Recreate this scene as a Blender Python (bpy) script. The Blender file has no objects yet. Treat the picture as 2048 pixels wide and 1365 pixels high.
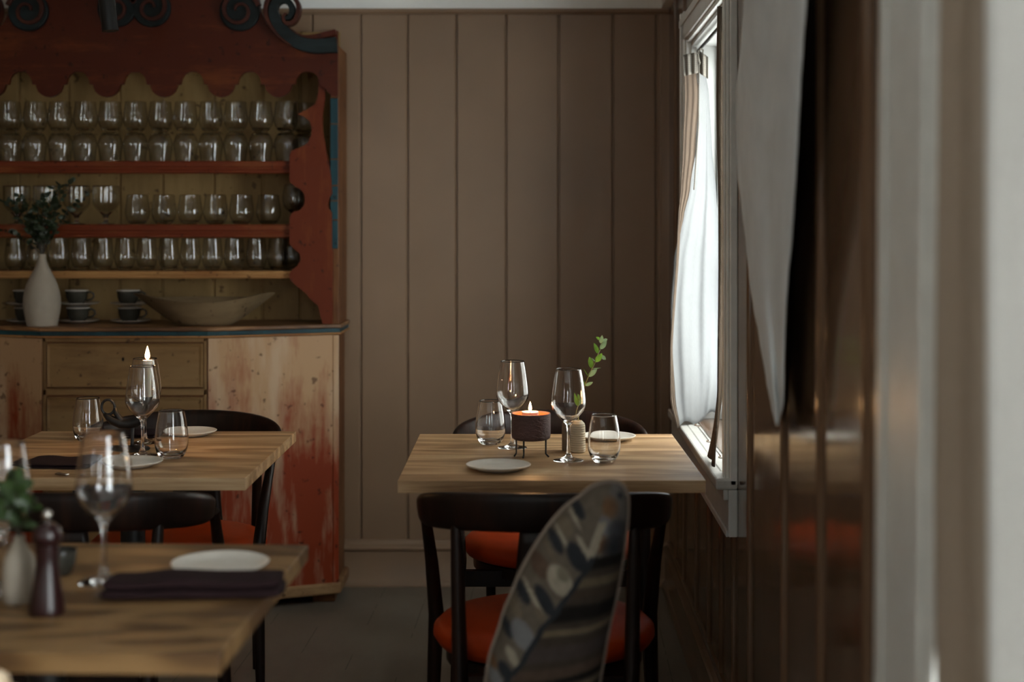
import bpy, bmesh, math, random
from math import sin, cos, pi, sqrt, atan2
from mathutils import Vector, Matrix

random.seed(7)
sc = bpy.context.scene
COL = sc.collection

# ------------------------------------------------------------------ camera
F = 2844.4            # focal length in pixels (50 mm on a 36 mm sensor, 2048 px wide)
CX, CY, HC = 1038.0, 451.0, 1.316   # vanishing point of the room and camera height
cam_d = bpy.data.cameras.new('camera')
cam = bpy.data.objects.new('camera', cam_d)
COL.objects.link(cam)
cam.location = (0, 0, HC)
cam.rotation_euler = (pi / 2, 0, 0)
cam_d.lens = 50
cam_d.sensor_width = 36
cam_d.shift_x = -(CX - 1024) / 2048
cam_d.shift_y = -(682.5 - CY) / 2048
cam_d.clip_start = 0.02
cam_d.dof.use_dof = True
cam_d.dof.focus_distance = 3.72
cam_d.dof.aperture_fstop = 2.2
sc.camera = cam

# ------------------------------------------------------------------ view, world, light
sc.view_settings.view_transform = 'Standard'
sc.view_settings.look = 'None'
sc.view_settings.exposure = 0.86
sc.view_settings.gamma = 1
sc.view_settings.use_curve_mapping = False
sc.cycles.use_denoising = True
sc.cycles.max_bounces = 12
sc.cycles.transmission_bounces = 12
sc.cycles.transparent_max_bounces = 12
sc.cycles.glossy_bounces = 5
sc.cycles.diffuse_bounces = 4
sc.cycles.sample_clamp_indirect = 30.0
sc.cycles.caustics_reflective = False

SKY = 10.5
world = bpy.data.worlds.new('overcast_sky')
sc.world = world
world.use_nodes = True
wn = world.node_tree.nodes
wn['Background'].inputs['Color'].default_value = (0.94, 0.97, 1.0, 1)
wn['Background'].inputs['Strength'].default_value = SKY

# right wall: nearly parallel to the view, turned about one degree
WA, WB = 0.459, 0.0172


def WR(Y, out, z):
    """point at distance out in front of the right wall (negative = into the wall)"""
    return (WA + WB * Y - out, Y, z)


def portal(name, loc, rot, sx, sy):
    ld = bpy.data.lights.new(name, 'AREA')
    ld.shape = 'RECTANGLE'
    ld.size, ld.size_y = sx, sy
    ld.cycles.is_portal = True
    o = bpy.data.objects.new(name, ld)
    COL.objects.link(o)
    o.location = loc
    o.rotation_euler = rot
    return o


# openings in the right wall: (y0, y1, z0, z1)
OPEN = [(3.46, 4.39, 0.72, 1.88), (0.10, 1.64, 0.60, 1.88), (-2.6, -1.3, 0.95, 1.88)]
for (a, b, c, d) in OPEN:
    p = WR((a + b) / 2, -0.19, (c + d) / 2)
    portal('daylight_portal', p, (0, pi / 2, 0), d - c, b - a)
# openings in the wall behind the camera: (x0, x1, z0, z1)
FY = -3.2
OPENF = [(-1.20, -0.68, 1.05, 1.90)]
OPENL = [(-2.5, -1.75, 1.1, 1.9)]   # left wall: (y0, y1, z0, z1)
XL = -3.4
for (a, b, c, d) in OPENF:
    portal('daylight_portal', ((a + b) / 2, FY - 0.19, (c + d) / 2), (pi / 2, 0, 0), b - a, d - c)
for (a, b, c, d) in OPENL:
    portal('daylight_portal', (XL - 0.19, (a + b) / 2, (c + d) / 2), (0, -pi / 2, 0), d - c, b - a)


def at(px, py, Y):
    return ((px - CX) * Y / F, Y, HC - (py - CY) * Y / F)


# ------------------------------------------------------------------ tags
def tag(o, label=None, cat=None, group=None, kind=None):
    if label: o['label'] = label
    if cat: o['category'] = cat
    if group: o['group'] = group
    if kind: o['kind'] = kind
    return o


def empty(name, loc=(0, 0, 0), rz=0.0, label=None, cat=None, group=None, kind=None):
    o = bpy.data.objects.new(name, None)
    o.empty_display_size = 0.05
    COL.objects.link(o)
    o.location = loc
    o.rotation_euler = (0, 0, rz)
    return tag(o, label, cat, group, kind)


def copy_tree(o, parent=None):
    c = o.copy()
    COL.objects.link(c)
    c.parent = parent
    for ch in list(o.children):
        copy_tree(ch, c)
    return c


def place_copy(o, loc, rz=0.0, label=None, group=None, scale=None):
    c = copy_tree(o)
    c.location = loc
    c.rotation_euler = (0, 0, rz)
    if label: c['label'] = label
    if group: c['group'] = group
    if scale: c.scale = (scale, scale, scale) if not isinstance(scale, tuple) else scale
    return c


# ------------------------------------------------------------------ mesh builder
class MB:
    def __init__(self):
        self.v, self.f = [], []

    def add(self, vs, fs):
        n = len(self.v)
        self.v += [tuple(p) for p in vs]
        self.f += [tuple(i + n for i in f) for f in fs]
        return self

    def hexa(self, p):
        """p: 8 points, bottom 4 ccw then top 4"""
        return self.add(p, [(0, 3, 2, 1), (4, 5, 6, 7), (0, 1, 5, 4), (1, 2, 6, 5), (2, 3, 7, 6), (3, 0, 4, 7)])

    def box(self, x0, x1, y0, y1, z0, z1):
        return self.hexa([(x0, y0, z0), (x1, y0, z0), (x1, y1, z0), (x0, y1, z0),
                          (x0, y0, z1), (x1, y0, z1), (x1, y1, z1), (x0, y1, z1)])

    def wbox(self, y0, y1, o0, o1, z0, z1, lean=0.0):
        """box on the right wall; lean shifts the y of the top"""
        q = []
        for z, l in ((z0, 0), (z1, lean)):
            q += [WR(y0 - l, o1, z), WR(y0 - l, o0, z), WR(y1 - l, o0, z), WR(y1 - l, o1, z)]
        return self.hexa(q)

    def prism(self, poly, a, b, axis='y'):
        """poly (u,v) extruded a..b; axis y: (x,z) poly; z: (x,y) poly; x: (y,z)"""
        n = len(poly)
        def pt(u, v, w):
            return {'y': (u, w, v), 'z': (u, v, w), 'x': (w, u, v)}[axis]
        vs = [pt(u, v, a) for u, v in poly] + [pt(u, v, b) for u, v in poly]
        fs = [tuple(range(n)), tuple(reversed(range(n, 2 * n)))]
        fs += [(i, (i + 1) % n, (i + 1) % n + n, i + n) for i in range(n)]
        return self.add(vs, fs)

    def lathe(self, prof, seg=32, c=(0, 0, 0), wob=None):
        vs, fs, rows = [], [], []
        for k, (r, z) in enumerate(prof):
            if r < 1e-6:
                rows.append([len(vs)]); vs.append((c[0], c[1], c[2] + z))
            else:
                row = []
                for i in range(seg):
                    a = 2 * pi * i / seg
                    rr = r * (wob(a, r, z) if wob else 1)
                    row.append(len(vs)); vs.append((c[0] + rr * cos(a), c[1] + rr * sin(a), c[2] + z))
                rows.append(row)
        for A, B in zip(rows, rows[1:]):
            for i in range(seg):
                j = (i + 1) % seg
                if len(A) == 1 and len(B) == 1: continue
                if len(A) == 1: fs.append((A[0], B[j], B[i]))
                elif len(B) == 1: fs.append((A[i], A[j], B[0]))
                else: fs.append((A[i], A[j], B[j], B[i]))
        return self.add(vs, fs)

    def tube(self, pts, rads, seg=10, flat=1.0, cap=True):
        pts = [Vector(p) for p in pts]
        if not isinstance(rads, (list, tuple)): rads = [rads] * len(pts)
        vs, fs = [], []
        up = None
        for i, p in enumerate(pts):
            t = (pts[min(i + 1, len(pts) - 1)] - pts[max(i - 1, 0)]).normalized()
            if up is None:
                up = Vector((0, 0, 1)) if abs(t.z) < 0.9 else Vector((0, 1, 0))
            s = t.cross(up)
            if s.length < 1e-5: s = t.cross(Vector((1, 0, 0)))
            s.normalize()
            up = s.cross(t).normalized()
            for k in range(seg):
                a = 2 * pi * k / seg
                vs.append(p + s * cos(a) * rads[i] + up * sin(a) * rads[i] * flat)
        for i in range(len(pts) - 1):
            for k in range(seg):
                j = (k + 1) % seg
                fs.append((i * seg + k, i * seg + j, (i + 1) * seg + j, (i + 1) * seg + k))
        if cap:
            fs.append(tuple(reversed(range(seg))))
            fs.append(tuple(range((len(pts) - 1) * seg, len(pts) * seg)))
        return self.add(vs, fs)

    def grid(self, fn, nu, nv, closed_u=False):
        vs = [fn(i / nu, j / nv) for j in range(nv + 1) for i in range(nu + (0 if closed_u else 1))]
        w = nu if closed_u else nu + 1
        fs = []
        for j in range(nv):
            for i in range(nu):
                i2 = (i + 1) % w
                fs.append((j * w + i, j * w + i2, (j + 1) * w + i2, (j + 1) * w + i))
        return self.add(vs, fs)

    def build(self, name, mat, parent=None, world=False, smooth=None, bevel=0, solid=0, recalc=True, sub=0, tagargs=None):
        me = bpy.data.meshes.new(name)
        v = self.v
        if world and parent is not None:
            l = parent.location
            par = parent.parent
            off = Vector(l)
            while par is not None:
                off += Vector(par.location); par = par.parent
            v = [(p[0] - off.x, p[1] - off.y, p[2] - off.z) for p in v]
        me.from_pydata(v, [], self.f)
        if recalc:
            bm = bmesh.new(); bm.from_mesh(me)
            bmesh.ops.recalc_face_normals(bm, faces=bm.faces)
            bm.to_mesh(me); bm.free()
        me.update()
        me.materials.append(mat)
        o = bpy.data.objects.new(name, me)
        COL.objects.link(o)
        if parent is not None: o.parent = parent
        if smooth:
            me.shade_smooth()
            if smooth is not True:
                me.set_sharp_from_angle(angle=math.radians(smooth))
        if bevel:
            m = o.modifiers.new('bevel', 'BEVEL'); m.width = bevel; m.segments = 2; m.limit_method = 'ANGLE'
            m.angle_limit = math.radians(50)
        if solid:
            m = o.modifiers.new('solid', 'SOLIDIFY'); m.thickness = solid; m.offset = 0
        if sub:
            m = o.modifiers.new('sub', 'SUBSURF'); m.levels = sub; m.render_levels = sub
        return o


# ------------------------------------------------------------------ materials
def srgb(r, g, b):
    def f(c):
        c /= 255
        return c / 12.92 if c <= 0.04045 else ((c + 0.055) / 1.055) ** 2.4
    return (f(r), f(g), f(b), 1)


def newmat(name):
    m = bpy.data.materials.new(name)
    m.use_nodes = True
    nt = m.node_tree
    return m, nt, nt.nodes, nt.links, nt.nodes['Principled BSDF']


def coords(nt, scale=(1, 1, 1), rot=(0, 0, 0), loc=(0, 0, 0)):
    tc = nt.nodes.new('ShaderNodeTexCoord')
    mp = nt.nodes.new('ShaderNodeMapping')
    mp.inputs['Scale'].default_value = scale
    mp.inputs['Rotation'].default_value = rot
    mp.inputs['Location'].default_value = loc
    nt.links.new(tc.outputs['Object'], mp.inputs['Vector'])
    return mp.outputs['Vector']


def noise(nt, vec, scale=5, detail=4, rough=0.55, dist=0.0):
    n = nt.nodes.new('ShaderNodeTexNoise')
    n.inputs['Scale'].default_value = scale
    n.inputs['Detail'].default_value = detail
    n.inputs['Roughness'].default_value = rough
    n.inputs['Distortion'].default_value = dist
    nt.links.new(vec, n.inputs['Vector'])
    return n.outputs['Fac']


def ramp(nt, fac, stops):
    r = nt.nodes.new('ShaderNodeValToRGB')
    el = r.color_ramp.elements
    while len(el) < len(stops): el.new(0.5)
    for e, (p, c) in zip(el, stops):
        e.position = p; e.color = c if len(c) == 4 else (*c, 1)
    nt.links.new(fac, r.inputs['Fac'])
    return r.outputs['Color']


def mixc(nt, fac, a, b, mode='MIX'):
    m = nt.nodes.new('ShaderNodeMix')
    m.data_type = 'RGBA'; m.blend_type = mode
    for s, v in (('Factor', fac), ('A', a), ('B', b)):
        sock = [i for i in m.inputs if i.name == s and (i.type == 'RGBA' or s == 'Factor')][0]
        if hasattr(v, 'is_linked') or hasattr(v, 'links'): nt.links.new(v, sock)
        else: sock.default_value = v
    return [o for o in m.outputs if o.type == 'RGBA'][0]


def mth(nt, op, a, b=None, clamp=False):
    m = nt.nodes.new('ShaderNodeMath'); m.operation = op; m.use_clamp = clamp
    for i, v in enumerate((a, b)):
        if v is None: continue
        if hasattr(v, 'links'): nt.links.new(v, m.inputs[i])
        else: m.inputs[i].default_value = v
    return m.outputs[0]


def bump(nt, bsdf, h, strength=0.2, dist=0.005):
    b = nt.nodes.new('ShaderNodeBump')
    b.inputs['Strength'].default_value = strength
    b.inputs['Distance'].default_value = dist
    nt.links.new(h, b.inputs['Height'])
    nt.links.new(b.outputs['Normal'], bsdf.inputs['Normal'])


def simple(name, col, rough=0.5, metal=0.0, var=0.0, vscale=8, bmp=0.0, bscale=200, spec=None, coat=0):
    m, nt, N, L, B = newmat(name)
    B.inputs['Roughness'].default_value = rough
    B.inputs['Metallic'].default_value = metal
    if spec is not None: B.inputs['Specular IOR Level'].default_value = spec
    if coat: B.inputs['Coat Weight'].default_value = coat; B.inputs['Coat Roughness'].default_value = 0.1
    vec = coords(nt)
    if var:
        n = noise(nt, vec, vscale, 5)
        lo = tuple(c * (1 - var) for c in col[:3]); hi = tuple(min(1, c * (1 + var)) for c in col[:3])
        L.new(ramp(nt, n, [(0.3, lo), (0.7, hi)]), B.inputs['Base Color'])
    else:
        B.inputs['Base Color'].default_value = col
    if bmp:
        bump(nt, B, noise(nt, vec, bscale, 3), bmp, 0.002)
    return m


def wood(name, dark, mid, light, axis=0, fine=42, rough=0.5, plank=0.0, rings=0.5, coat=0.0, bmp=0.15, spec=0.4, rrot=0.0, rscale=(7, 1.1)):
    """grain runs along axis; plank > 0 lays joints across the perpendicular (y) axis"""
    m, nt, N, L, B = newmat(name)
    s = [fine] * 3; s[axis] = fine * 0.045
    vec = coords(nt)
    if plank:
        sep = N.new('ShaderNodeSeparateXYZ'); L.new(vec, sep.inputs[0])
        yy = mth(nt, 'DIVIDE', sep.outputs['Y'], plank)
        idx = mth(nt, 'FLOOR', yy)
        wn_ = N.new('ShaderNodeTexWhiteNoise'); wn_.noise_dimensions = '1D'
        L.new(idx, wn_.inputs['W'])
        cmb = N.new('ShaderNodeCombineXYZ')
        L.new(mth(nt, 'MULTIPLY', wn_.outputs['Value'], 7.0), cmb.inputs['X'])
        L.new(mth(nt, 'MULTIPLY', wn_.outputs['Value'], 3.0), cmb.inputs['Z'])
        va = N.new('ShaderNodeVectorMath'); va.operation = 'ADD'
        L.new(vec, va.inputs[0]); L.new(cmb.outputs[0], va.inputs[1])
        v0 = va.outputs[0]
    else:
        v0 = vec
    mp = N.new('ShaderNodeMapping'); mp.inputs['Scale'].default_value = s
    L.new(v0, mp.inputs['Vector'])
    fineg = noise(nt, mp.outputs[0], 1.6, 6, 0.65, 0.3)
    s2 = [rscale[0]] * 3; s2[axis] = rscale[1]
    mp2 = N.new('ShaderNodeMapping'); mp2.inputs['Scale'].default_value = s2; mp2.inputs['Rotation'].default_value = (0, 0, rrot)
    L.new(v0, mp2.inputs['Vector'])
    broad = noise(nt, mp2.outputs[0], 1.0, 2, 0.5, 0.6)
    w = mth(nt, 'MULTIPLY', broad, 26.0)
    w = mth(nt, 'SINE', w)
    w = mth(nt, 'MULTIPLY', w, 0.5); w = mth(nt, 'ADD', w, 0.5)
    w = mth(nt, 'POWER', w, 1.6)
    g = mth(nt, 'ADD', mth(nt, 'MULTIPLY', w, rings), mth(nt, 'MULTIPLY', fineg, 1 - rings * 0.55))
    colr = ramp(nt, g, [(0.28, dark), (0.55, mid), (0.85, light)])
    if plank:
        tone = mth(nt, 'ADD', mth(nt, 'MULTIPLY', wn_.outputs['Value'], 0.25), 0.85)
        cc = N.new('ShaderNodeCombineXYZ')
        for k in 'XYZ': L.new(tone, cc.inputs[k])
        colr = mixc(nt, 1.0, colr, cc.outputs[0], 'MULTIPLY')
        fr = mth(nt, 'FRACT', yy)
        d = mth(nt, 'ABSOLUTE', mth(nt, 'SUBTRACT', fr, 0.5))
        ln = mth(nt, 'GREATER_THAN', d, 0.5 - 0.0007 / plank)
        colr = mixc(nt, mth(nt, 'MULTIPLY', ln, 0.6), colr, (dark[0] * .3, dark[1] * .3, dark[2] * .3, 1))
    L.new(colr, B.inputs['Base Color'])
    B.inputs['Roughness'].default_value = rough
    B.inputs['Specular IOR Level'].default_value = spec
    if coat:
        B.inputs['Coat Weight'].default_value = coat; B.inputs['Coat Roughness'].default_value = 0.15
    bump(nt, B, fineg, bmp, 0.001)
    return m


def painted_board(name, col, rough=0.33, spec=0.5, bmp=0.25):
    m, nt, N, L, B = newmat(name)
    v = coords(nt, (5, 5, 0.7))
    n1 = noise(nt, v, 2.0, 4, 0.5)
    v2 = coords(nt, (60, 60, 2.5))
    n2 = noise(nt, v2, 1.0, 3, 0.6)
    v3 = coords(nt, (1, 1, 1))
    n3 = noise(nt, v3, 2.2, 3, 0.5)
    c = ramp(nt, n3, [(0.3, tuple(x * 0.88 for x in col[:3])), (0.7, tuple(x * 1.1 for x in col[:3]))])
    L.new(c, B.inputs['Base Color'])
    r = mth(nt, 'ADD', mth(nt, 'MULTIPLY', n1, 0.16), rough - 0.08)
    L.new(r, B.inputs['Roughness'])
    B.inputs['Specular IOR Level'].default_value = spec
    h = mth(nt, 'ADD', mth(nt, 'MULTIPLY', n1, 2.0), mth(nt, 'MULTIPLY', n2, 0.35))
    bump(nt, B, h, bmp, 0.003)
    return m


def worn_paint(name, paint, under, amount=0.5, streak='z', rough=0.6, second=None, low=None):
    """old paint worn through to the wood below, streaked along an axis"""
    m, nt, N, L, B = newmat(name)
    s = [14, 14, 14]
    s['xyz'.index(streak)] = 2.2
    v = coords(nt, tuple(s))
    n1 = noise(nt, v, 1.0, 8, 0.68)
    n2 = noise(nt, coords(nt), 3.2, 4, 0.6)
    f = mth(nt, 'ADD', mth(nt, 'MULTIPLY', n1, 0.6), mth(nt, 'MULTIPLY', n2, 0.4))
    if low is not None:
        sep = N.new('ShaderNodeSeparateXYZ'); L.new(coords(nt), sep.inputs[0])
        # the thick old paint survives near the foot of the panel: wear is heavier above
        g = mth(nt, 'MULTIPLY', mth(nt, 'SUBTRACT', sep.outputs['Z'], low), 0.42, False)
        f = mth(nt, 'ADD', f, g)
    c = ramp(nt, f, [(amount - 0.08, paint), (amount + 0.08, under)])
    if second is not None:
        n3 = noise(nt, coords(nt, tuple(x * 0.5 for x in s)), 1.3, 6, 0.6)
        k = ramp(nt, n3, [(0.5, (0, 0, 0)), (0.62, (1, 1, 1))])
        bw = N.new('ShaderNodeRGBToBW'); L.new(k, bw.inputs[0])
        c = mixc(nt, mth(nt, 'MULTIPLY', bw.outputs[0], 0.65), c, second)
    n4 = noise(nt, coords(nt), 38, 3, 0.5)
    spots = ramp(nt, n4, [(0.30, (0.25, 0.2, 0.17)), (0.36, (1, 1, 1))])
    c = mixc(nt, 0.8, c, spots, 'MULTIPLY')
    L.new(c, B.inputs['Base Color'])
    B.inputs['Roughness'].default_value = rough
    B.inputs['Specular IOR Level'].default_value = 0.25
    bump(nt, B, n1, 0.3, 0.002)
    return m


def linen(name, col, trans=0.5, weave=900, stripes=0.0, rough=0.9, var=0.06):
    m, nt, N, L, B = newmat(name)
    out = N['Material Output']
    N.remove(B)
    v = coords(nt)
    n = noise(nt, coords(nt, (weave, weave, weave * 0.08)), 1.0, 2)
    c = ramp(nt, n, [(0.2, tuple(x * (1 - var * 2) for x in col[:3])), (0.8, tuple(min(1, x * (1 + var)) for x in col[:3]))])
    if stripes:
        w = N.new('ShaderNodeTexWave'); w.wave_type = 'BANDS'; w.bands_direction = 'Z'
        w.inputs['Scale'].default_value = stripes; w.inputs['Distortion'].default_value = 1.0
        L.new(v, w.inputs['Vector'])
        c = mixc(nt, mth(nt, 'MULTIPLY', w.outputs['Fac'], 0.35), c, tuple(x * 0.55 for x in col[:3]) + (1,))
    d = N.new('ShaderNodeBsdfDiffuse'); t = N.new('ShaderNodeBsdfTranslucent')
    L.new(c, d.inputs['Color']); L.new(c, t.inputs['Color'])
    bp = N.new('ShaderNodeBump'); bp.inputs['Strength'].default_value = 0.25; bp.inputs['Distance'].default_value = 0.001
    L.new(noise(nt, v, 300, 2), bp.inputs['Height'])
    L.new(bp.outputs[0], d.inputs['Normal'])
    mx = N.new('ShaderNodeMixShader'); mx.inputs[0].default_value = trans
    L.new(d.outputs[0], mx.inputs[1]); L.new(t.outputs[0], mx.inputs[2])
    L.new(mx.outputs[0], out.inputs['Surface'])
    return m


def glass_mat(name='clear_glass'):
    m, nt, N, L, B = newmat(name)
    B.inputs['Base Color'].default_value = (0.99, 0.99, 0.99, 1)
    B.inputs['Roughness'].default_value = 0.0
    B.inputs['IOR'].default_value = 1.5
    B.inputs['Transmission Weight'].default_value = 1.0
    return m


def thin_glass_mat(name='thin_clear_glass'):
    """thin glass wall: straight transmission, surface reflection by angle, darker along the edges"""
    m, nt, N, L, B = newmat(name)
    out = N['Material Output']; N.remove(B)
    g = N.new('ShaderNodeNewGeometry')
    vm = N.new('ShaderNodeVectorMath'); vm.operation = 'DOT_PRODUCT'
    L.new(g.outputs['Normal'], vm.inputs[0]); L.new(g.outputs['Incoming'], vm.inputs[1])
    c = mth(nt, 'ABSOLUTE', vm.outputs['Value'])
    ic = mth(nt, 'SUBTRACT', 1.0, c, True)
    f = mth(nt, 'ADD', mth(nt, 'MULTIPLY', mth(nt, 'POWER', ic, 5.0), 0.85), 0.045)
    tcol = ramp(nt, ic, [(0.0, (0.975, 0.98, 0.975)), (0.6, (0.95, 0.955, 0.95)), (1.0, (0.62, 0.63, 0.62))])
    t = N.new('ShaderNodeBsdfTransparent'); L.new(tcol, t.inputs['Color'])
    gl = N.new('ShaderNodeBsdfGlossy'); gl.inputs['Roughness'].default_value = 0.0
    mx = N.new('ShaderNodeMixShader')
    L.new(f, mx.inputs[0]); L.new(t.outputs[0], mx.inputs[1]); L.new(gl.outputs[0], mx.inputs[2])
    L.new(mx.outputs[0], out.inputs['Surface'])
    return m


def leaf_mat(name, col, var=0.25, trans=0.4):
    m, nt, N, L, B = newmat(name)
    out = N['Material Output']
    n = noise(nt, coords(nt), 40, 4)
    c = ramp(nt, n, [(0.3, tuple(x * (1 - var) for x in col[:3])), (0.7, tuple(min(1, x * (1 + var)) for x in col[:3]))])
    L.new(c, B.inputs['Base Color']); B.inputs['Roughness'].default_value = 0.5
    t = N.new('ShaderNodeBsdfTranslucent'); L.new(c, t.inputs['Color'])
    mx = N.new('ShaderNodeMixShader'); mx.inputs[0].default_value = trans
    L.new(B.outputs[0], mx.inputs[1]); L.new(t.outputs[0], mx.inputs[2]); L.new(mx.outputs[0], out.inputs['Surface'])
    return m


def pane_mat(name='window_glass'):
    m, nt, N, L, B = newmat(name)
    out = N['Material Output']; N.remove(B)
    t = N.new('ShaderNodeBsdfTransparent'); g = N.new('ShaderNodeBsdfGlossy')
    t.inputs['Color'].default_value = (0.95, 0.97, 0.96, 1)
    g.inputs['Roughness'].default_value = 0.0
    ge = N.new('ShaderNodeNewGeometry')
    vm = N.new('ShaderNodeVectorMath'); vm.operation = 'DOT_PRODUCT'
    L.new(ge.outputs['Normal'], vm.inputs[0]); L.new(ge.outputs['Incoming'], vm.inputs[1])
    ic = mth(nt, 'SUBTRACT', 1.0, mth(nt, 'ABSOLUTE', vm.outputs['Value']), True)
    fr = mth(nt, 'ADD', mth(nt, 'MULTIPLY', mth(nt, 'POWER', ic, 5.0), 0.9), 0.04)
    mx = N.new('ShaderNodeMixShader')
    L.new(fr, mx.inputs[0]); L.new(t.outputs[0], mx.inputs[1]); L.new(g.outputs[0], mx.inputs[2])
    L.new(mx.outputs[0], out.inputs['Surface'])
    return m


def flame_mat():
    m, nt, N, L, B = newmat('candle_flame')
    out = N['Material Output']; N.remove(B)
    e = N.new('ShaderNodeEmission')
    sep = N.new('ShaderNodeSeparateXYZ'); L.new(coords(nt), sep.inputs[0])
    c = ramp(nt, mth(nt, 'MULTIPLY', sep.outputs['Z'], 26.0), [(0.0, (1.0, 0.30, 0.06)), (0.35, (1.0, 0.72, 0.38)), (1.0, (1.0, 0.52, 0.16))])
    L.new(c, e.inputs['Color'])
    e.inputs['Strength'].default_value = 14
    L.new(e.outputs[0], out.inputs['Surface'])
    return m


M = {}
M['wall'] = painted_board('taupe_wall_paint', srgb(139, 113, 89), 0.36, 0.45, 0.3)
M['wall_side'] = painted_board('brown_gloss_wall_paint', srgb(108, 83, 63), 0.13, 0.6, 0.06)
M['ceiling'] = simple('pale_grey_ceiling', srgb(232, 232, 228), 0.6, var=0.04)
M['casing'] = simple('pale_window_paint', srgb(214, 213, 208), 0.35, var=0.06, vscale=20, bmp=0.15, bscale=60)
M['jamb'] = simple('white_window_paint', srgb(176, 175, 170), 0.4, var=0.05, vscale=15)
M['sill'] = simple('white_sill_paint', srgb(196, 193, 186), 0.35, var=0.07, vscale=30, bmp=0.1, bscale=50)
M['pane'] = pane_mat()
M['glass'] = glass_mat()
M['thin_glass'] = thin_glass_mat()
M['oak'] = wood('oak_tabletop', srgb(122, 88, 56), srgb(174, 138, 98), srgb(208, 176, 136), 0, 60, 0.48, plank=0.145, rings=0.30)
M['oak_bold'] = wood('bold_grain_oak', srgb(88, 62, 36), srgb(114, 84, 50), srgb(136, 104, 66), 0, 40, 0.5, plank=0.36, rings=0.85, rrot=-0.75, rscale=(5.5, 1.6))
M['walnut'] = wood('dark_walnut', srgb(18, 10, 7), srgb(28, 16, 11), srgb(42, 23, 14), 2, 60, 0.40, rings=0.3, spec=0.2)
M['pale_wood'] = wood('pale_ash', srgb(176, 150, 120), srgb(205, 182, 152), srgb(222, 203, 176), 0, 50, 0.5, rings=0.3)
M['leather'] = simple('rust_orange_leather', srgb(152, 48, 6), 0.5, spec=0.2, var=0.12, vscale=14, bmp=0.12, bscale=160)
M['iron'] = simple('black_iron', srgb(20, 19, 19), 0.45, var=0.2, vscale=60, bmp=0.2, bscale=180)
M['red_paint'] = worn_paint('worn_red_paint', srgb(72, 25, 7), srgb(108, 54, 20), 0.60, 'x', 0.5)
M['red_paint_v'] = worn_paint('worn_red_paint_upright', srgb(98, 38, 14), srgb(128, 70, 30), 0.60, 'z', 0.5)
M['shelf_paint'] = worn_paint('worn_orange_shelf_paint', srgb(104, 42, 16), srgb(128, 74, 36), 0.6, 'x', 0.5)
M['shelf_wood'] = worn_paint('bare_shelf_wood', srgb(136, 88, 48), srgb(170, 126, 78), 0.5, 'x', 0.55)
M['back_wood'] = worn_paint('ochre_back_boards', srgb(134, 108, 68), srgb(154, 126, 82), 0.5, 'z', 0.6)
M['side_wood'] = worn_paint('brown_side_board', srgb(92, 56, 32), srgb(118, 78, 46), 0.5, 'z', 0.55)
M['teal'] = worn_paint('worn_teal_paint', srgb(24, 56, 64), srgb(40, 78, 84), 0.55, 'z', 0.45, second=srgb(20, 38, 42))
M['dark_teal'] = worn_paint('dark_teal_paint', srgb(16, 24, 25), srgb(34, 46, 48), 0.58, 'x', 0.5)
M['scroll_red'] = worn_paint('dark_red_scroll_edge', srgb(60, 26, 17), srgb(84, 42, 26), 0.6, 'x', 0.5)
M['drawer'] = worn_paint('worn_tan_drawer', srgb(92, 64, 36), srgb(130, 100, 64), 0.42, 'x', 0.55, second=srgb(140, 112, 76))
M['panel'] = worn_paint('worn_red_and_cream_panel', srgb(136, 54, 26), srgb(178, 142, 106), 0.55, 'z', 0.55, second=srgb(190, 164, 136), low=0.52)
M['plinth'] = worn_paint('bare_plinth', srgb(120, 84, 54), srgb(166, 134, 96), 0.5, 'x', 0.6)
M['worktop'] = wood('brown_worktop', srgb(84, 56, 34), srgb(120, 84, 52), srgb(146, 106, 68), 0, 30, 0.45, rings=0.4)
M['floor'] = None
M['ceramic'] = simple('off_white_stoneware', srgb(214, 208, 198), 0.38, var=0.05, vscale=40, bmp=0.05, bscale=120)
M['matte_white'] = simple('matte_white_stoneware', srgb(158, 148, 134), 0.7, var=0.05, vscale=30, bmp=0.1, bscale=200)
M['cup'] = simple('dark_grey_glaze', srgb(52, 50, 44), 0.22, var=0.2, vscale=30)
M['saucer'] = simple('grey_white_glaze', srgb(176, 168, 158), 0.3, var=0.06, vscale=30)
M['wax'] = simple('white_wax', srgb(226, 220, 206), 0.45)
M['wax'].node_tree.nodes['Principled BSDF'].inputs['Subsurface Weight'].default_value = 0.3
M['wax'].node_tree.nodes['Principled BSDF'].inputs['Subsurface Radius'].default_value = (0.02, 0.01, 0.005)
M['flame'] = flame_mat()
M['maroon'] = simple('aubergine_linen', srgb(36, 22, 24), 0.92, var=0.15, vscale=50, bmp=0.35, bscale=500, spec=0.15)
M['mill'] = simple('dark_red_lacquer', srgb(34, 12, 12), 0.3, var=0.15, vscale=20)
M['clay'] = simple('brown_rough_clay', srgb(88, 66, 64), 0.75, var=0.2, vscale=30)
M['clay_in'] = simple('terracotta_inside', srgb(150, 72, 36), 0.7)  # candle glow put into the pot's inner colour as orange
M['leaf'] = leaf_mat('fresh_green_leaf', srgb(128, 172, 66))
M['leaf_grey'] = leaf_mat('grey_green_leaf', srgb(160, 190, 144), 0.12, 0.3)
M['leaf_dark'] = simple('dark_green_leaf', srgb(36, 48, 26), 0.5, var=0.35, vscale=20)
M['leaf_mid'] = simple('mid_green_leaf', srgb(44, 62, 26), 0.5, var=0.3, vscale=20)
M['stem'] = simple('green_stem', srgb(150, 152, 96), 0.6)
M['stem_dark'] = simple('dark_stem', srgb(50, 42, 28), 0.6)
M['linen_white'] = linen('white_linen', (0.20, 0.203, 0.203), 0.06)  # white cloth darkened in colour to offset the strong window light on it
M['linen_taupe'] = linen('taupe_linen', srgb(98, 85, 74)[:3], 0.02, stripes=70)  # taupe darkened in colour to offset the far window's light
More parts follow.
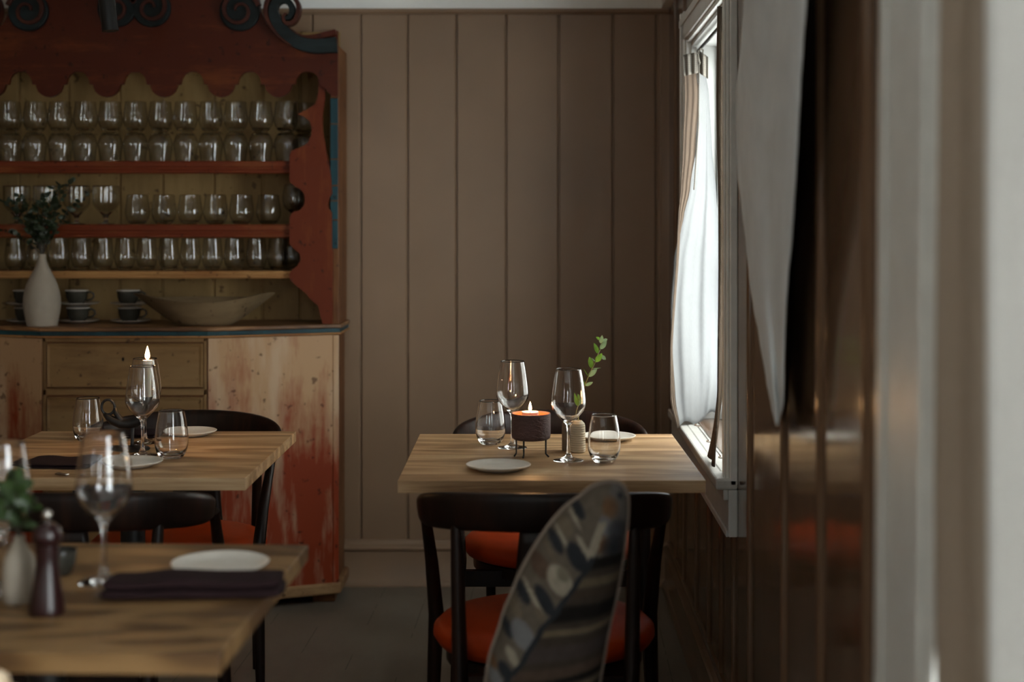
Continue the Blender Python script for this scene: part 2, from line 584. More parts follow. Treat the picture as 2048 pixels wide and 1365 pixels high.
M['linen_header'] = linen('pale_linen_header', srgb(130, 124, 115)[:3], 0.05, stripes=50)
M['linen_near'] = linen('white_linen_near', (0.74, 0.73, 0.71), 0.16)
M['linen_taupe_near'] = linen('taupe_linen_near', srgb(176, 160, 144)[:3], 0.08, stripes=70)  # lighter copy of the taupe, its brighter lighting put into the colour
M['felt'] = simple('grey_felt', srgb(218, 222, 224), 0.95, var=0.08, vscale=9, bmp=0.3, bscale=400, spec=0.1)
M['lining'] = simple('black_lining', srgb(14, 13, 13), 0.9, spec=0.1)
M['bowl'] = worn_paint('grey_carved_wood', srgb(98, 80, 56), srgb(126, 106, 78), 0.5, 'x', 0.75)
M['steel'] = simple('steel', srgb(170, 165, 158), 0.25, metal=1.0)
M['black_satin'] = simple('black_satin_metal', srgb(16, 16, 18), 0.3, metal=0.2)
M['sandstone'] = simple('sand_stoneware', srgb(206, 194, 170), 0.75, var=0.08, vscale=60)
M['greybrown'] = simple('grey_brown_stoneware', srgb(128, 114, 98), 0.7, var=0.12, vscale=60)

# clay roughness: rippled outside
_nt = M['clay'].node_tree
bump(_nt, _nt.nodes['Principled BSDF'], noise(_nt, coords(_nt, (1, 1, 2.5)), 60, 5, 0.6, 1.2), 0.9, 0.004)
# ribbed sand stoneware
_nt = M['sandstone'].node_tree
_w = _nt.nodes.new('ShaderNodeTexWave'); _w.wave_type = 'BANDS'; _w.bands_direction = 'Z'
_w.inputs['Scale'].default_value = 55; _w.inputs['Distortion'].default_value = 1.5
_nt.links.new(coords(_nt), _w.inputs['Vector'])
bump(_nt, _nt.nodes['Principled BSDF'], _w.outputs['Fac'], 0.5, 0.002)


def floor_mat():
    m, nt, N, L, B = newmat('grey_painted_floorboards')
    v = coords(nt)
    sep = N.new('ShaderNodeSeparateXYZ'); L.new(v, sep.inputs[0])
    xx = mth(nt, 'DIVIDE', mth(nt, 'ADD', sep.outputs['X'], mth(nt, 'MULTIPLY', sep.outputs['Y'], -0.03)), 0.16)
    d = mth(nt, 'ABSOLUTE', mth(nt, 'SUBTRACT', mth(nt, 'FRACT', xx), 0.5))
    ln = mth(nt, 'GREATER_THAN', d, 0.49)
    nb = noise(nt, coords(nt, (8, 2, 1)), 1.2, 3)
    ln = mth(nt, 'MULTIPLY', ln, mth(nt, 'GREATER_THAN', nb, 0.5))
    c = ramp(nt, noise(nt, coords(nt, (2, 1, 1)), 2.5, 6, 0.6), [(0.3, srgb(100, 92, 82)), (0.7, srgb(120, 112, 100))])
    c = mixc(nt, mth(nt, 'MULTIPLY', ln, 0.7), c, srgb(40, 34, 28))
    L.new(c, B.inputs['Base Color'])
    B.inputs['Roughness'].default_value = 0.42
    bump(nt, B, noise(nt, coords(nt, (6, 1.5, 1)), 3, 4), 0.15, 0.004)
    return m


M['floor'] = floor_mat()

# ------------------------------------------------------------------ room shell
YB, ZC = 5.2, 2.26
mb = MB(); mb.box(XL, 0.8, FY, YB + 0.1, -0.06, 0.0)
tag(mb.build('floor', M['floor']), kind='structure')
mb = MB(); mb.box(XL, 0.8, FY, YB + 0.1, ZC, ZC + 0.06)
tag(mb.build('ceiling', M['ceiling']), kind='structure')

# back wall: vertical boards with V grooves
gx = []
for px in (-700, -600, -500, -400, -300, -200, -100, 0, 100, 200, 300, 400, 500, 560, 625, 722.5, 816, 913.5, 1013, 1118, 1226.5, 1313):
    gx.append((px - CX) * YB / F)
gx = [XL] + [x for x in gx if x > XL + 0.1]
prof = []
for i, x in enumerate(gx):
    if i == 0: prof.append((x, YB)); continue
    prof += [(x - 0.0075, YB), (x - 0.0035, YB + 0.003), (x - 0.0018, YB + 0.011), (x + 0.0018, YB + 0.011), (x + 0.0028, YB + 0.002), (x + 0.004, YB)]
prof.append((0.60, YB))
mb = MB()
nz = 2
vs = [(x, y, z) for z in (0, ZC) for (x, y) in prof]
n = len(prof)
mb.add(vs, [(i, i + 1, n + i + 1, n + i) for i in range(n - 1)])
mb.box(XL, 0.8, YB + 0.012, YB + 0.10, 0, ZC)
tag(mb.build('wall_back', M['wall'], recalc=False), kind='structure')

# baseboard of the back wall
pb = [(0, 0), (-0.030, 0), (-0.030, 0.010), (-0.022, 0.022), (-0.018, 0.030), (-0.018, 0.128), (-0.026, 0.133), (-0.028, 0.140), (-0.024, 0.147), (-0.012, 0.152), (-0.008, 0.166), (0, 0.168)]
mb = MB(); mb.prism([(YB + a, z) for a, z in pb], XL, 0.545, 'x')
tag(mb.build('baseboard_back', M['wall'], smooth=40), kind='structure')
# crown of the back wall: thin taupe strip then a pale board up to the ceiling
mb = MB(); mb.prism([(YB, 2.088), (YB - 0.012, 2.088), (YB - 0.020, 2.096), (YB - 0.020, 2.106), (YB, 2.106)], XL, 0.546, 'x')
tag(mb.build('trim_1', M['wall']), kind='structure')
mb = MB(); mb.prism([(YB, 2.106), (YB - 0.030, 2.106), (YB - 0.030, 2.150), (YB - 0.05, 2.17), (YB - 0.07, ZC), (YB, ZC)], XL, 0.546, 'x')
tag(mb.build('trim_2', M['ceiling']), kind='structure')
# corner batten between back and right wall
mb = MB(); mb.box(0.516, 0.553, YB - 0.014, YB, 0.16, 2.088)
tag(mb.build('trim_3', M['wall'], bevel=0.003), kind='structure')

# left wall and the wall behind the camera
mb = MB()
ys = [FY] + [v for q in OPENL for v in q[:2]] + [YB + 0.1]
for i in range(0, len(ys), 2):
    mb.box(XL - 0.16, XL, ys[i], ys[i + 1], 0, ZC)
for (a, b, c, d) in OPENL:
    mb.box(XL - 0.16, XL, a, b, 0, c); mb.box(XL - 0.16, XL, a, b, d, ZC)
tag(mb.build('wall_left', M['wall']), kind='structure')
mb = MB()
xs = [XL - 0.1] + [v for (a, b, c, d) in OPENF for v in (a, b)] + [0.8]
for i in range(0, len(xs), 2):
    mb.box(xs[i], xs[i + 1], FY - 0.16, FY, 0, ZC)
for (a, b, c, d) in OPENF:
    mb.box(a, b, FY - 0.16, FY, 0, c); mb.box(a, b, FY - 0.16, FY, d, ZC)
tag(mb.build('wall_front', M['wall']), kind='structure')

# right wall: boards with half-round battens, pierced by the windows
BAT = [0.1, 0.45, 1.0, 1.5, 2.014, 2.352, 2.708, 3.153, 3.42, 3.66, 3.93, 4.25, 4.62, 4.92, -0.3, -0.7, -1.1, -1.5, -1.9, -2.3, -2.7]


def wallseg(mb, y0, y1, z0, z1):
    pr = [(y0, 0.0)]
    for c in sorted(BAT):
        if y0 + 0.03 < c < y1 - 0.03:
            pr += [(c - 0.024, 0), (c - 0.018, -0.007), (c - 0.012, 0.0)]
            for k in range(7):
                a = pi - pi * k / 6
                pr.append((c + 0.013 * cos(a), 0.008 * sin(a) + 0.001))
            pr.append((c + 0.0135, 0))
    pr.append((y1, 0.0))
    n = len(pr)
    mb.add([WR(y, o, z) for z in (z0, z1) for (y, o) in pr], [(i + 1, i, n + i, n + i + 1) for i in range(n - 1)])
    mb.wbox(y0, y1, -0.16, -0.009, z0, z1)


mb = MB()
edges = [FY, OPEN[2][0], OPEN[2][1], OPEN[1][0], OPEN[1][1], OPEN[0][0], OPEN[0][1], YB + 0.1]
for i in (0, 2, 4, 6):
    wallseg(mb, edges[i], edges[i + 1], 0, ZC)
for (a, b, c, d) in OPEN:
    wallseg(mb, a, b, 0, c); wallseg(mb, a, b, d, ZC)
tag(mb.build('wall_right', M['wall_side'], recalc=False, smooth=35), kind='structure')
mb = MB()
mb.prism([(WA - a * 0 + a, z) for a, z in [(x, z) for x, z in pb]], 0, 1, 'y')
mb.v = [(x + WB * (FY + y * (YB - 0.03 - FY)), FY + y * (YB - 0.03 - FY), z) for (x, y, z) in mb.v]
tag(mb.build('baseboard_right', M['wall_side'], smooth=40), kind='structure')
mb = MB(); mb.wbox(FY, YB - 0.03, 0, 0.03, 2.106, ZC)
tag(mb.build('trim_4', M['ceiling']), kind='structure')


def window(name, y0, y1, z0, z1, lean=0.0, cw=0.10, cwfar=0.11):
    w = empty(name, WR((y0 + y1) / 2, 0, z0), kind='structure')
    # stepped casing
    mb = MB()
    for (oa, ob, ins, wid) in ((0, 0.018, 0.0, cw), (0.018, 0.026, 0.012, cw - 0.022), (0.026, 0.031, cw - 0.042, 0.024)):
        mb.wbox(y0 - ins - wid, y0 - ins, oa, ob, z0 - 0.02, z1 + cw)
        k = cwfar / cw
        mb.wbox(y1 + ins * k, y1 + (ins + wid) * k, oa, ob, z0 - 0.02, z1 + cw, lean)
        mb.wbox(y0 - cw, y1 + cwfar, oa, ob, z1 + ins, z1 + ins + wid)
    mb.build('casing', M['casing'], w, world=True, bevel=0.0025)
    mb = MB()
    mb.wbox(y0, y0 + 0.012, -0.16, 0.004, z0, z1)
    mb.wbox(y1 - 0.012, y1, -0.16, 0.004, z0, z1)
    mb.wbox(y0, y1, -0.16, 0.004, z1 - 0.012, z1)
    mb.wbox(y1 - 0.028, y1 - 0.012, -0.10, -0.075, z0, z1 - 0.012)
    mb.wbox(y0 + 0.012, y0 + 0.028, -0.10, -0.075, z0, z1 - 0.012)
    mb.build('jamb', M['jamb'], w, world=True, bevel=0.0015)
    mb = MB()
    mb.wbox(y0 - cw - 0.0, y1 + cwfar, 0, 0.052, z0 - 0.030, z0 - 0.004)
    mb.wbox(y0 + 0.001, y1 - 0.001, -0.15, 0.030, z0 - 0.026, z0 - 0.0025)
    mb.build('window_sill', M['sill'], w, world=True, bevel=0.005)
    mb = MB()
    mb.wbox(y0 - cw + 0.0, y1 + cwfar + 0.35, 0, 0.022, z0 - 0.142, z0 - 0.03)
    mb.wbox(y0 - cw + 0.0, y1 + cwfar + 0.35, 0.022, 0.034, z0 - 0.055, z0 - 0.03)
    mb.wbox(y0 - cw + 0.0, y1 + cwfar + 0.35, 0.022, 0.028, z0 - 0.142, z0 - 0.125)
    mb.build('apron', M['casing'], w, world=True, bevel=0.003)
    mb = MB()
    s = 0.045
    ya, yb = y0 + 0.012, y1 - 0.012
    for (p, q) in ((ya, ya + s), (yb - s, yb), ((ya + yb) / 2 - 0.035, (ya + yb) / 2 + 0.035)):
        mb.wbox(p, q, -0.145, -0.105, z0, z1 - 0.012)
    mb.wbox(ya, yb, -0.145, -0.105, z0, z0 + s)
    mb.wbox(ya, yb, -0.145, -0.105, z1 - 0.012 - s, z1 - 0.012)
    for k in (1, 2):
        zc = z0 + (z1 - z0) * k / 3
        mb.wbox(ya, yb, -0.138, -0.112, zc - 0.012, zc + 0.012)
    mb.build('sash', M['jamb'], w, world=True, bevel=0.002)
    mb = MB(); mb.wbox(ya + 0.02, yb - 0.02, -0.127, -0.124, z0 + 0.02, z1 - 0.03)
    mb.build('pane', M['pane'], w, world=True)
    return w


window('window_1', *OPEN[0])
window('window_2', *OPEN[1], lean=0.05, cw=0.17, cwfar=0.235)
window('window_3', *OPEN[2])


def plain_window(name, a0, a1, z0, z1, place):
    """window in the wall behind the camera or the left wall; place(a, depth, z) maps to the room"""
    w = empty(name, place((a0 + a1) / 2, 0, z0), kind='structure')
    def bx(mb, a, b, c, d, d0, d1):
        p = [place(a, d0, c), place(b, d0, c), place(b, d1, c), place(a, d1, c), place(a, d0, d), place(b, d0, d), place(b, d1, d), place(a, d1, d)]
        mb.hexa(p)
    mb = MB()
    for (a, b, c, d) in ((a0 - .1, a0, z0 - .1, z1 + .1), (a1, a1 + .1, z0 - .1, z1 + .1), (a0, a1, z1, z1 + .1), (a0, a1, z0 - .1, z0)):
        bx(mb, a, b, c, d, 0, 0.025)
    mb.build('casing', M['casing'], w, world=True, bevel=0.003)
    mb = MB()
    m_ = (a0 + a1) / 2
    for (a, b, c, d) in ((a0, a0 + .05, z0, z1), (a1 - .05, a1, z0, z1), (a0, a1, z1 - .05, z1), (a0, a1, z0, z0 + .05), (m_ - .05, m_ + .05, z0, z1)):
        bx(mb, a, b, c, d, -0.13, -0.09)
    mb.build('sash', M['jamb'], w, world=True, bevel=0.002)
    mb = MB(); bx(mb, a0 + .02, a1 - .02, z0 + .02, z1 - .02, -0.112, -0.109)
    mb.build('pane', M['pane'], w, world=True)


for i, q in enumerate(OPENF):
    plain_window('window_4', *q, lambda a, d, z: (a, FY + d, z))
for i, q in enumerate(OPENL):
    plain_window('window_5', *q, lambda a, d, z: (XL + d, a, z))


# unseen wall added outside the far window to cut its sky light
mb = MB(); mb.box(2.4, 2.7, 2.7, 9.0, -0.5, 4.3)
mb.prism([(2.25, 4.25), (2.85, 4.7), (2.95, 4.7), (2.35, 4.2)], 2.6, 9.1, 'y')
o = mb.build('wall_outside', simple('pale_render', srgb(188, 186, 180), 0.9))
tag(o, kind='structure')

# ------------------------------------------------------------------ curtains
def lerp(tab, z):
    """tab: list of (key, v1, v2, ...) sorted by key descending or ascending"""
    t = sorted(tab)
    if z <= t[0][0]: return t[0][1:]
    for a, b in zip(t, t[1:]):
        if z <= b[0]:
            k = (z - a[0]) / (b[0] - a[0])
            k = k * k * (3 - 2 * k) * 0.5 + k * 0.5
            return tuple(p + (q - p) * k for p, q in zip(a[1:], b[1:]))
    return t[-1][1:]


cur = empty('linen_curtain', WR(4.28, 0, 1.85), label='white linen curtain with taupe side hanging at the far end of the far window', cat='curtain', group='linen curtains at the windows')
# outline in photo rows: (row, left px, right px)
tabW = [(112, 1388, 1411), (150, 1394, 1412), (190, 1399, 1418), (300, 1392, 1424), (380, 1378, 1432), (450, 1362, 1437), (520, 1347, 1441), (610, 1341, 1443), (700, 1343, 1443), (780, 1349, 1440), (858, 1357, 1430)]
YC = 4.28


def cur_white(u, v):
    row = 112 + v * (856 - 112)
    l, r = lerp(tabW, row)
    Y = YC - 0.05 + 0.12 * u
    fold = 0.009 * sin(u * 13 + 1.6 * sin(v * 3)) * (0.4 + 0.6 * v) + 0.002 * sin(u * 31 + v * 5)
    row2 = row - 27 * u * v ** 6 * 1.0 - 8 * sin(u * 9) * v ** 8
    px = l + (r - l) * u
    return at(px, row2, Y + fold)


mb = MB(); mb.grid(cur_white, 60, 60)
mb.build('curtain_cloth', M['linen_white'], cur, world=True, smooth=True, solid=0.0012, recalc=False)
tabT = [(112, 1366, 1396), (150, 1369, 1397), (190, 1370, 1398), (300, 1366, 1390), (380, 1362, 1380), (430, 1357, 1368), (470, 1355, 1360), (700, 1341, 1345), (800, 1341, 1351), (856, 1354, 1360)]


def cur_taupe(u, v):
    row = 112 + v * (856 - 112)
    l, r = lerp(tabT, row)
    Y = YC - 0.075 + 0.03 * u + 0.003 * sin(u * 16 + v)
    return at(l + (r - l) * u, row, Y)


mb = MB(); mb.grid(cur_taupe, 24, 50)
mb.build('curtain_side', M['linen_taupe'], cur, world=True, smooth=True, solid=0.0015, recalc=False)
mb = MB(); mb.grid(lambda u, v: at(1366 + 2 * v + (30 - v * 2) * u, 110 + 42 * v - 6 * u, YC - 0.082 + 0.008 * sin(u * 14)), 20, 6)
mb.grid(lambda u, v: at(1396 + 20 * u, 100 + 44 * v + 14 * u, YC - 0.07 + 0.012 * sin(u * 9)), 12, 6)
mb.build('curtain_header', M['linen_header'], cur, world=True, smooth=True, solid=0.002, recalc=False)
mb = MB()
mb.tube([at(1399, 126, YC - 0.085), at(1396, 110, YC - 0.085), at(1400, 98, YC - 0.03), at(1406, 100, YC + 0.01), at(1404, 116, YC - 0.05), at(1398, 130, YC - 0.088)], 0.0025, 6)
mb.tube([at(1398, 128, YC - 0.09), at(1397, 250, YC - 0.092), at(1388, 380, YC - 0.092)], 0.0022, 6)
mb.build('tie', M['linen_header'], cur, world=True, smooth=True)

# near side curtain of the far window, seen edge on
cur2 = empty('linen_curtain', WR(3.56, 0, 1.85), label='narrow taupe linen curtain edge hanging at the near side of the far window', cat='curtain', group='linen curtains at the windows')


def cur_b(u, v):
    z = 1.855 - v * (1.855 - 0.722)
    fl = max(0, v - 0.84) / 0.16
    Y = 3.49 + 0.06 * u + fl ** 2 * 0.16 * u + 0.008 * sin(u * 14 + v * 3)
    out = 0.026 + 0.005 * sin(u * 11) - 0.010 * u + 0.002 * sin(v * 9) + 0.012 * fl
    return WR(Y, out, z + 0.0 * u)


mb = MB(); mb.grid(cur_b, 30, 60)
mb.build('curtain_cloth', M['linen_taupe'], cur2, world=True, smooth=True, solid=0.003, recalc=False)
rod = MB(); rod.tube([WR(3.475, -0.017, 1.853), WR(4.375, -0.017, 1.853)], 0.005, 10)
tag(rod.build('curtain_rod', M['black_satin'], smooth=40), 'thin black curtain rod across the top of the far window', 'curtain rod')

# curtain of the near window: taupe edge then white cloth
cur3 = empty('linen_curtain', WR(1.5, 0, 1.85), label='white linen curtain with wide taupe edge at the near window, far right', cat='curtain', group='linen curtains at the windows')


def cur_c(y0, y1, nf, amp, ob):
    def f(u, v):
        z = 1.855 - v * (1.855 - 0.612)
        Y = y0 + (y1 - y0) * u + 0.01 * sin(v * 4)
        return WR(Y, ob + amp * sin(u * nf + 0.5 * sin(v * 3)) * (0.5 + 0.5 * v), z)
    return f


mb = MB(); mb.grid(cur_c(1.632, 1.45, 9, 0.008, 0.006), 30, 30)
mb.build('curtain_side', M['linen_taupe_near'], cur3, world=True, smooth=True, solid=0.002, recalc=False)
mb = MB(); mb.grid(cur_c(1.518, 1.20, 30, 0.010, -0.006), 60, 30)
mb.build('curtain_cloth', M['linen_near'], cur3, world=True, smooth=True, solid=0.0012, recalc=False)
rod = MB(); rod.tube([WR(0.115, -0.017, 1.853), WR(1.625, -0.017, 1.853)], 0.005, 10)
tag(rod.build('curtain_rod', M['black_satin'], smooth=40), 'black curtain rod above the near window at the right edge', 'curtain rod')

# ------------------------------------------------------------------ grey cloth hanging on the right wall
hang = empty('hanging_cloth', WR(2.5, 0, 2.0), label='pointed grey felt cloth hanging on the brown wall between the windows', cat='cloth')
tabH = [(-140, 1500, 1612), (0, 1488, 1612), (100, 1482, 1605), (174, 1474, 1600), (274, 1472, 1595), (349, 1475, 1591), (413, 1483, 1587), (473, 1491, 1583), (558, 1499, 1575), (618, 1508, 1571), (668, 1518, 1569), (760, 1533, 1567), (810, 1543, 1566), (852, 1552, 1556)]


def hang_fn(off):
    def f(u, v):
        row = -140 + v * 992
        l, r = lerp(tabH, row)
        px = r + (l - r) * u
        out = 0.060 - 0.022 * v + 0.008 * sin(u * 9 + 2 * v) * (1 - 0.5 * v) + off
        Y = (WA - out) * F / (px - (CX + WB * F))
        z = HC - (row - CY) * Y / F
        return WR(Y, out, z)
    return f


mb = MB(); mb.grid(hang_fn(0), 30, 60)
mb.build('cloth', M['felt'], hang, world=True, smooth=True, solid=0.003, recalc=False)
mb = MB(); mb.grid(hang_fn(-0.012), 30, 60)
mb.build('lining', M['lining'], hang, world=True, smooth=True, solid=0.003, recalc=False, )  # black sheet added behind the cloth, painting its unlit back
for _y in (2.44, 2.75):
    hg = MB(); hg.tube([WR(_y, 0, 1.99), WR(_y, 0.075, 1.99), WR(_y, 0.082, 2.01)], [0.008, 0.007, 0.009], 10)
    hg.build('peg', M['walnut'], hang, world=True, smooth=40)

# ------------------------------------------------------------------ tables
def make_table(name, x0, x1, y0, y1, mat, label, rz=0.0, skew=None):
    cx, cy = (x0 + x1) / 2, (y0 + y1) / 2
    t = empty(name, (cx, cy, 0), rz, label, 'table')
    w, d = (x1 - x0) / 2, (y1 - y0) / 2
    mb = MB(); mb.box(-w, w, -d, d, 0.722, 0.75)
    mb.build('tabletop', mat, t, bevel=0.0015)
    mb = MB(); mb.box(-0.16, 0.16, -0.16, 0.16, 0.708, 0.722)
    mb.build('mounting_plate', M['iron'], t)
    mb = MB(); mb.tube([(0, 0, 0.03), (0, 0, 0.71)], 0.03, 20)
    mb.build('pedestal', M['iron'], t, smooth=40)
    mb = MB(); mb.lathe([(0, 0), (0.135, 0), (0.14, 0.006), (0.13, 0.014), (0.06, 0.03), (0.035, 0.05), (0, 0.05)], 40)
    mb.build('base', M['iron'], t, smooth=40)
    return t


make_table('dining_table', -0.269, 0.4145, 3.152, 3.855, M['oak'], 'square oak table by the window with candle and two wine glasses')
make_table('dining_table', -1.312, -0.612, 3.182, 3.907, M['oak'], 'square oak table in front of the painted dresser, with tall candlestick')
make_table('dining_table', -1.085, -0.3835, 1.886, 2.531, M['oak_bold'], 'oak table in the left foreground, with pepper mill and rolled napkin', rz=-0.034)


# ------------------------------------------------------------------ chairs
def make_chair(name, loc, rz, label, wood_m, leather_m, group='round-backed chairs at the tables'):
    t = empty(name, loc, rz, label, 'chair', group)
    NA, NS = 44, 14

    def arc(a):      # plan position of the rail centreline
        return 0.270 * sin(a), 0.02 - 0.235 * (abs(cos(a)) ** 0.9) * (1 if cos(a) > 0 else -1)
    A = math.radians(86)
    rings = []
    for i in range(NA + 1):
        t_ = -1 + 2 * i / NA
        a = A * t_
        x, y = arc(a)
        x2, y2 = arc(a + 0.01)
        tx, ty = x2 - x, y2 - y
        l = sqrt(tx * tx + ty * ty); nx, ny = ty / l, -tx / l
        e = max(0.0, 1 - abs(t_) ** 10) ** 0.5 if abs(t_) < 1 else 0.0
        top = 0.772 - 0.040 * abs(t_) ** 2.2
        h = (0.082 - 0.016 * abs(t_) ** 3)
        zc = top - h / 2
        hh = h / 2 * (0.12 + 0.88 * e)
        th = 0.0125 * (0.25 + 0.75 * e) + 0.003 * (1 - abs(t_))
        ring = []
        for k in range(NS):
            b = 2 * pi * k / NS
            cb, sb = cos(b), sin(b)
            ox = th * (abs(cb) ** 0.7) * (1 if cb > 0 else -1)
            oz = hh * (abs(sb) ** 0.6) * (1 if sb > 0 else -1)
            ox += oz * 0.12
            ring.append((x + nx * ox, y + ny * ox, zc + oz))
        rings.append(ring)
    mb = MB()
    vs = [p for r in rings for p in r]
    fs = [(i * NS + k, i * NS + (k + 1) % NS, (i + 1) * NS + (k + 1) % NS, (i + 1) * NS + k) for i in range(NA) for k in range(NS)]
    fs += [tuple(range(NS)), tuple(range(NA * NS, NA * NS + NS))]
    mb.add(vs, fs)
    mb.build('back_rail', wood_m, t, smooth=60)
    # splat between rail and seat
    mb = MB()
    def splat(u, v):
        w = 0.052 + 0.028 * v
        x = -w + 2 * w * u
        y = -0.207 + 0.012 * (x / 0.06) ** 2 * 0.5 + 0.018 * v
        return (x, y, 0.70 - v * 0.29)
    mb.grid(splat, 8, 8)
    mb.build('back_splat', wood_m, t, smooth=True, solid=0.014, recalc=False)
    # seat
    prof = [(0, 0.400), (0.20, 0.400), (0.222, 0.408), (0.232, 0.424), (0.230, 0.440), (0.215, 0.455), (0.18, 0.464), (0.10, 0.466), (0, 0.464)]
    mb = MB(); mb.lathe(prof, 48, (0, 0.02, 0), wob=lambda a, r, z: 1 + 0.05 * abs(cos(a)) ** 3 - 0.02 * max(0, -sin(a)))
    mb.build('seat', leather_m, t, smooth=60)
    mb = MB()
    mb.lathe([(0.19, 0.372), (0.215, 0.372), (0.215, 0.400), (0.19, 0.400), (0.19, 0.372)], 40, (0, 0.02, 0))
    mb.box(-0.235, 0.235, 0.165, 0.187, 0.350, 0.392)
    mb.box(-0.19, 0.19, -0.195, -0.173, 0.350, 0.392)
    mb.build('seat_frame', wood_m, t, smooth=40)
    for s in (-1, 1):
        mb = MB()
        p0, p1, p2 = Vector((s * 0.262, 0.205, 0)), Vector((s * 0.246, 0.175, 0.42)), Vector((s * 0.262, 0.03, 0.685))
        pts = [p0, p0.lerp(p1, .5), p1, p1.lerp(p2, .5) + Vector((0, 0.03, 0)), p2]
        mb.tube(pts, [0.010, 0.015, 0.018, 0.015, 0.011], 14)
        mb.build('leg', wood_m, t, smooth=50)
        mb = MB()
        p0, p1, p2 = Vector((s * 0.165, -0.245, 0)), Vector((s * 0.176, -0.195, 0.42)), Vector((s * 0.186, -0.150, 0.71))
        mb.tube([p0, p0.lerp(p1, .5), p1, p1.lerp(p2, .6), p2], [0.010, 0.014, 0.0165, 0.014, 0.011], 14)
        mb.build('leg', wood_m, t, smooth=50)
    return t


ch = make_chair('dining_chair', (0.055, 3.105, 0), 0, 'dark walnut chair with rust seat tucked under the near side of the window table', M['walnut'], M['leather'])
place_copy(ch, (0.088, 3.985, 0), pi, 'dark walnut chair behind the window table, against the board wall')
place_copy(ch, (-0.935, 3.110, 0), 0, 'dark walnut chair between the candlestick table and the foreground table')
place_copy(ch, (-0.945, 3.975, 0), pi, 'dark walnut chair with rust seat between the candlestick table and the dresser')
pc = make_chair('dining_chair', (-0.905, 1.775, 0), 0.0, 'pale wooden chair rail just showing in the bottom left corner', M['pale_wood'], M['leather'])
pc.scale = (1, 1, 1.055)

# bench that carries the cushion, below the frame
b = empty('bench', (0.2, 2.25, 0), label='dark wooden bench by the right wall, carrying the feather patterned cushion', cat='bench')
mb = MB(); mb.box(-0.05, 0.47, 1.55, 2.60, 0.41, 0.445)
mb.build('seat', M['walnut'], b, world=True, bevel=0.004)
for (x, y) in ((0.0, 1.62), (0.41, 1.62), (0.0, 2.53), (0.41, 2.53)):
    mb = MB(); mb.tube([(x, y, 0), (x, y, 0.412)], [0.014, 0.02], 12); mb.build('leg', M['walnut'], b, world=True, smooth=40)

# ------------------------------------------------------------------ feather cushion
YQ = 2.42
ol = [(1215, 966), (1190, 972), (1174, 982), (1160, 994), (1130, 1016), (1106, 1042), (1082, 1074), (1059, 1111), (1041, 1144), (1026, 1180), (1010, 1218), (999, 1254), (984, 1298), (975, 1343), (973, 1385), (985, 1430), (1020, 1458), (1080, 1470), (1140, 1466), (1178, 1440), (1193, 1400), (1201, 1355), (1216, 1271), (1237, 1174), (1248.6, 1102), (1256, 1034), (1254.5, 990), (1240, 970)]


def resample(pts, n):
    P = [Vector((a, b)) for a, b in pts]; P.append(P[0])
    L_ = [0]
    for a, b_ in zip(P, P[1:]): L_.append(L_[-1] + (b_ - a).length)
    out = []
    for i in range(n):
        s = L_[-1] * i / n
        for k in range(len(P) - 1):
            if s <= L_[k + 1]:
                t_ = (s - L_[k]) / (L_[k + 1] - L_[k])
                p0 = P[(k - 1) % (len(P) - 1)]; p1 = P[k]; p2 = P[k + 1]; p3 = P[(k + 2) % (len(P) - 1)]
                q = 0.5 * ((2 * p1) + (p2 - p0) * t_ + (2 * p0 - 5 * p1 + 4 * p2 - p3) * t_ * t_ + (3 * p1 - p0 - 3 * p2 + p3) * t_ ** 3)
                out.append((q.x, q.y)); break
    return out


NO, NR = 220, 70
olr = resample(ol, NO)
cxq, cyq = 1120, 1220


BEI, LIG = (0.125, 0.10, 0.07), (0.27, 0.235, 0.18)
SLA, BRO, GRE, BLK = (0.022, 0.024, 0.028), (0.12, 0.065, 0.032), (0.15, 0.148, 0.15), (0.010, 0.008, 0.007)
PATCH = [(470, 540, 95, 60, (0.085, 0.055, 0.038)), (640, 290, 75, 48, BEI), (725, 180, 78, 36, SLA), (690, 215, 120, 11, LIG), (575, 385, 92, 36, SLA), (620, 360, 120, 12, LIG), (535, 450, 110, 13, BEI),
         (715, 480, 120, 62, SLA), (760, 420, 105, 20, LIG), (600, 630, 125, 78, LIG), (620, 590, 60, 40, (0.16, 0.14, 0.10)), (500, 760, 130, 46, SLA), (355, 720, 88, 38, SLA), (430, 750, 160, 15, LIG), (470, 850, 60, 24, BEI),
         (305, 820, 80, 36, BEI), (252, 955, 74, 36, SLA), (355, 985, 120, 72, GRE), (285, 1130, 85, 32, LIG), (240, 1230, 80, 44, SLA), (180, 1300, 90, 45, GRE), (150, 1180, 60, 30, BRO)]


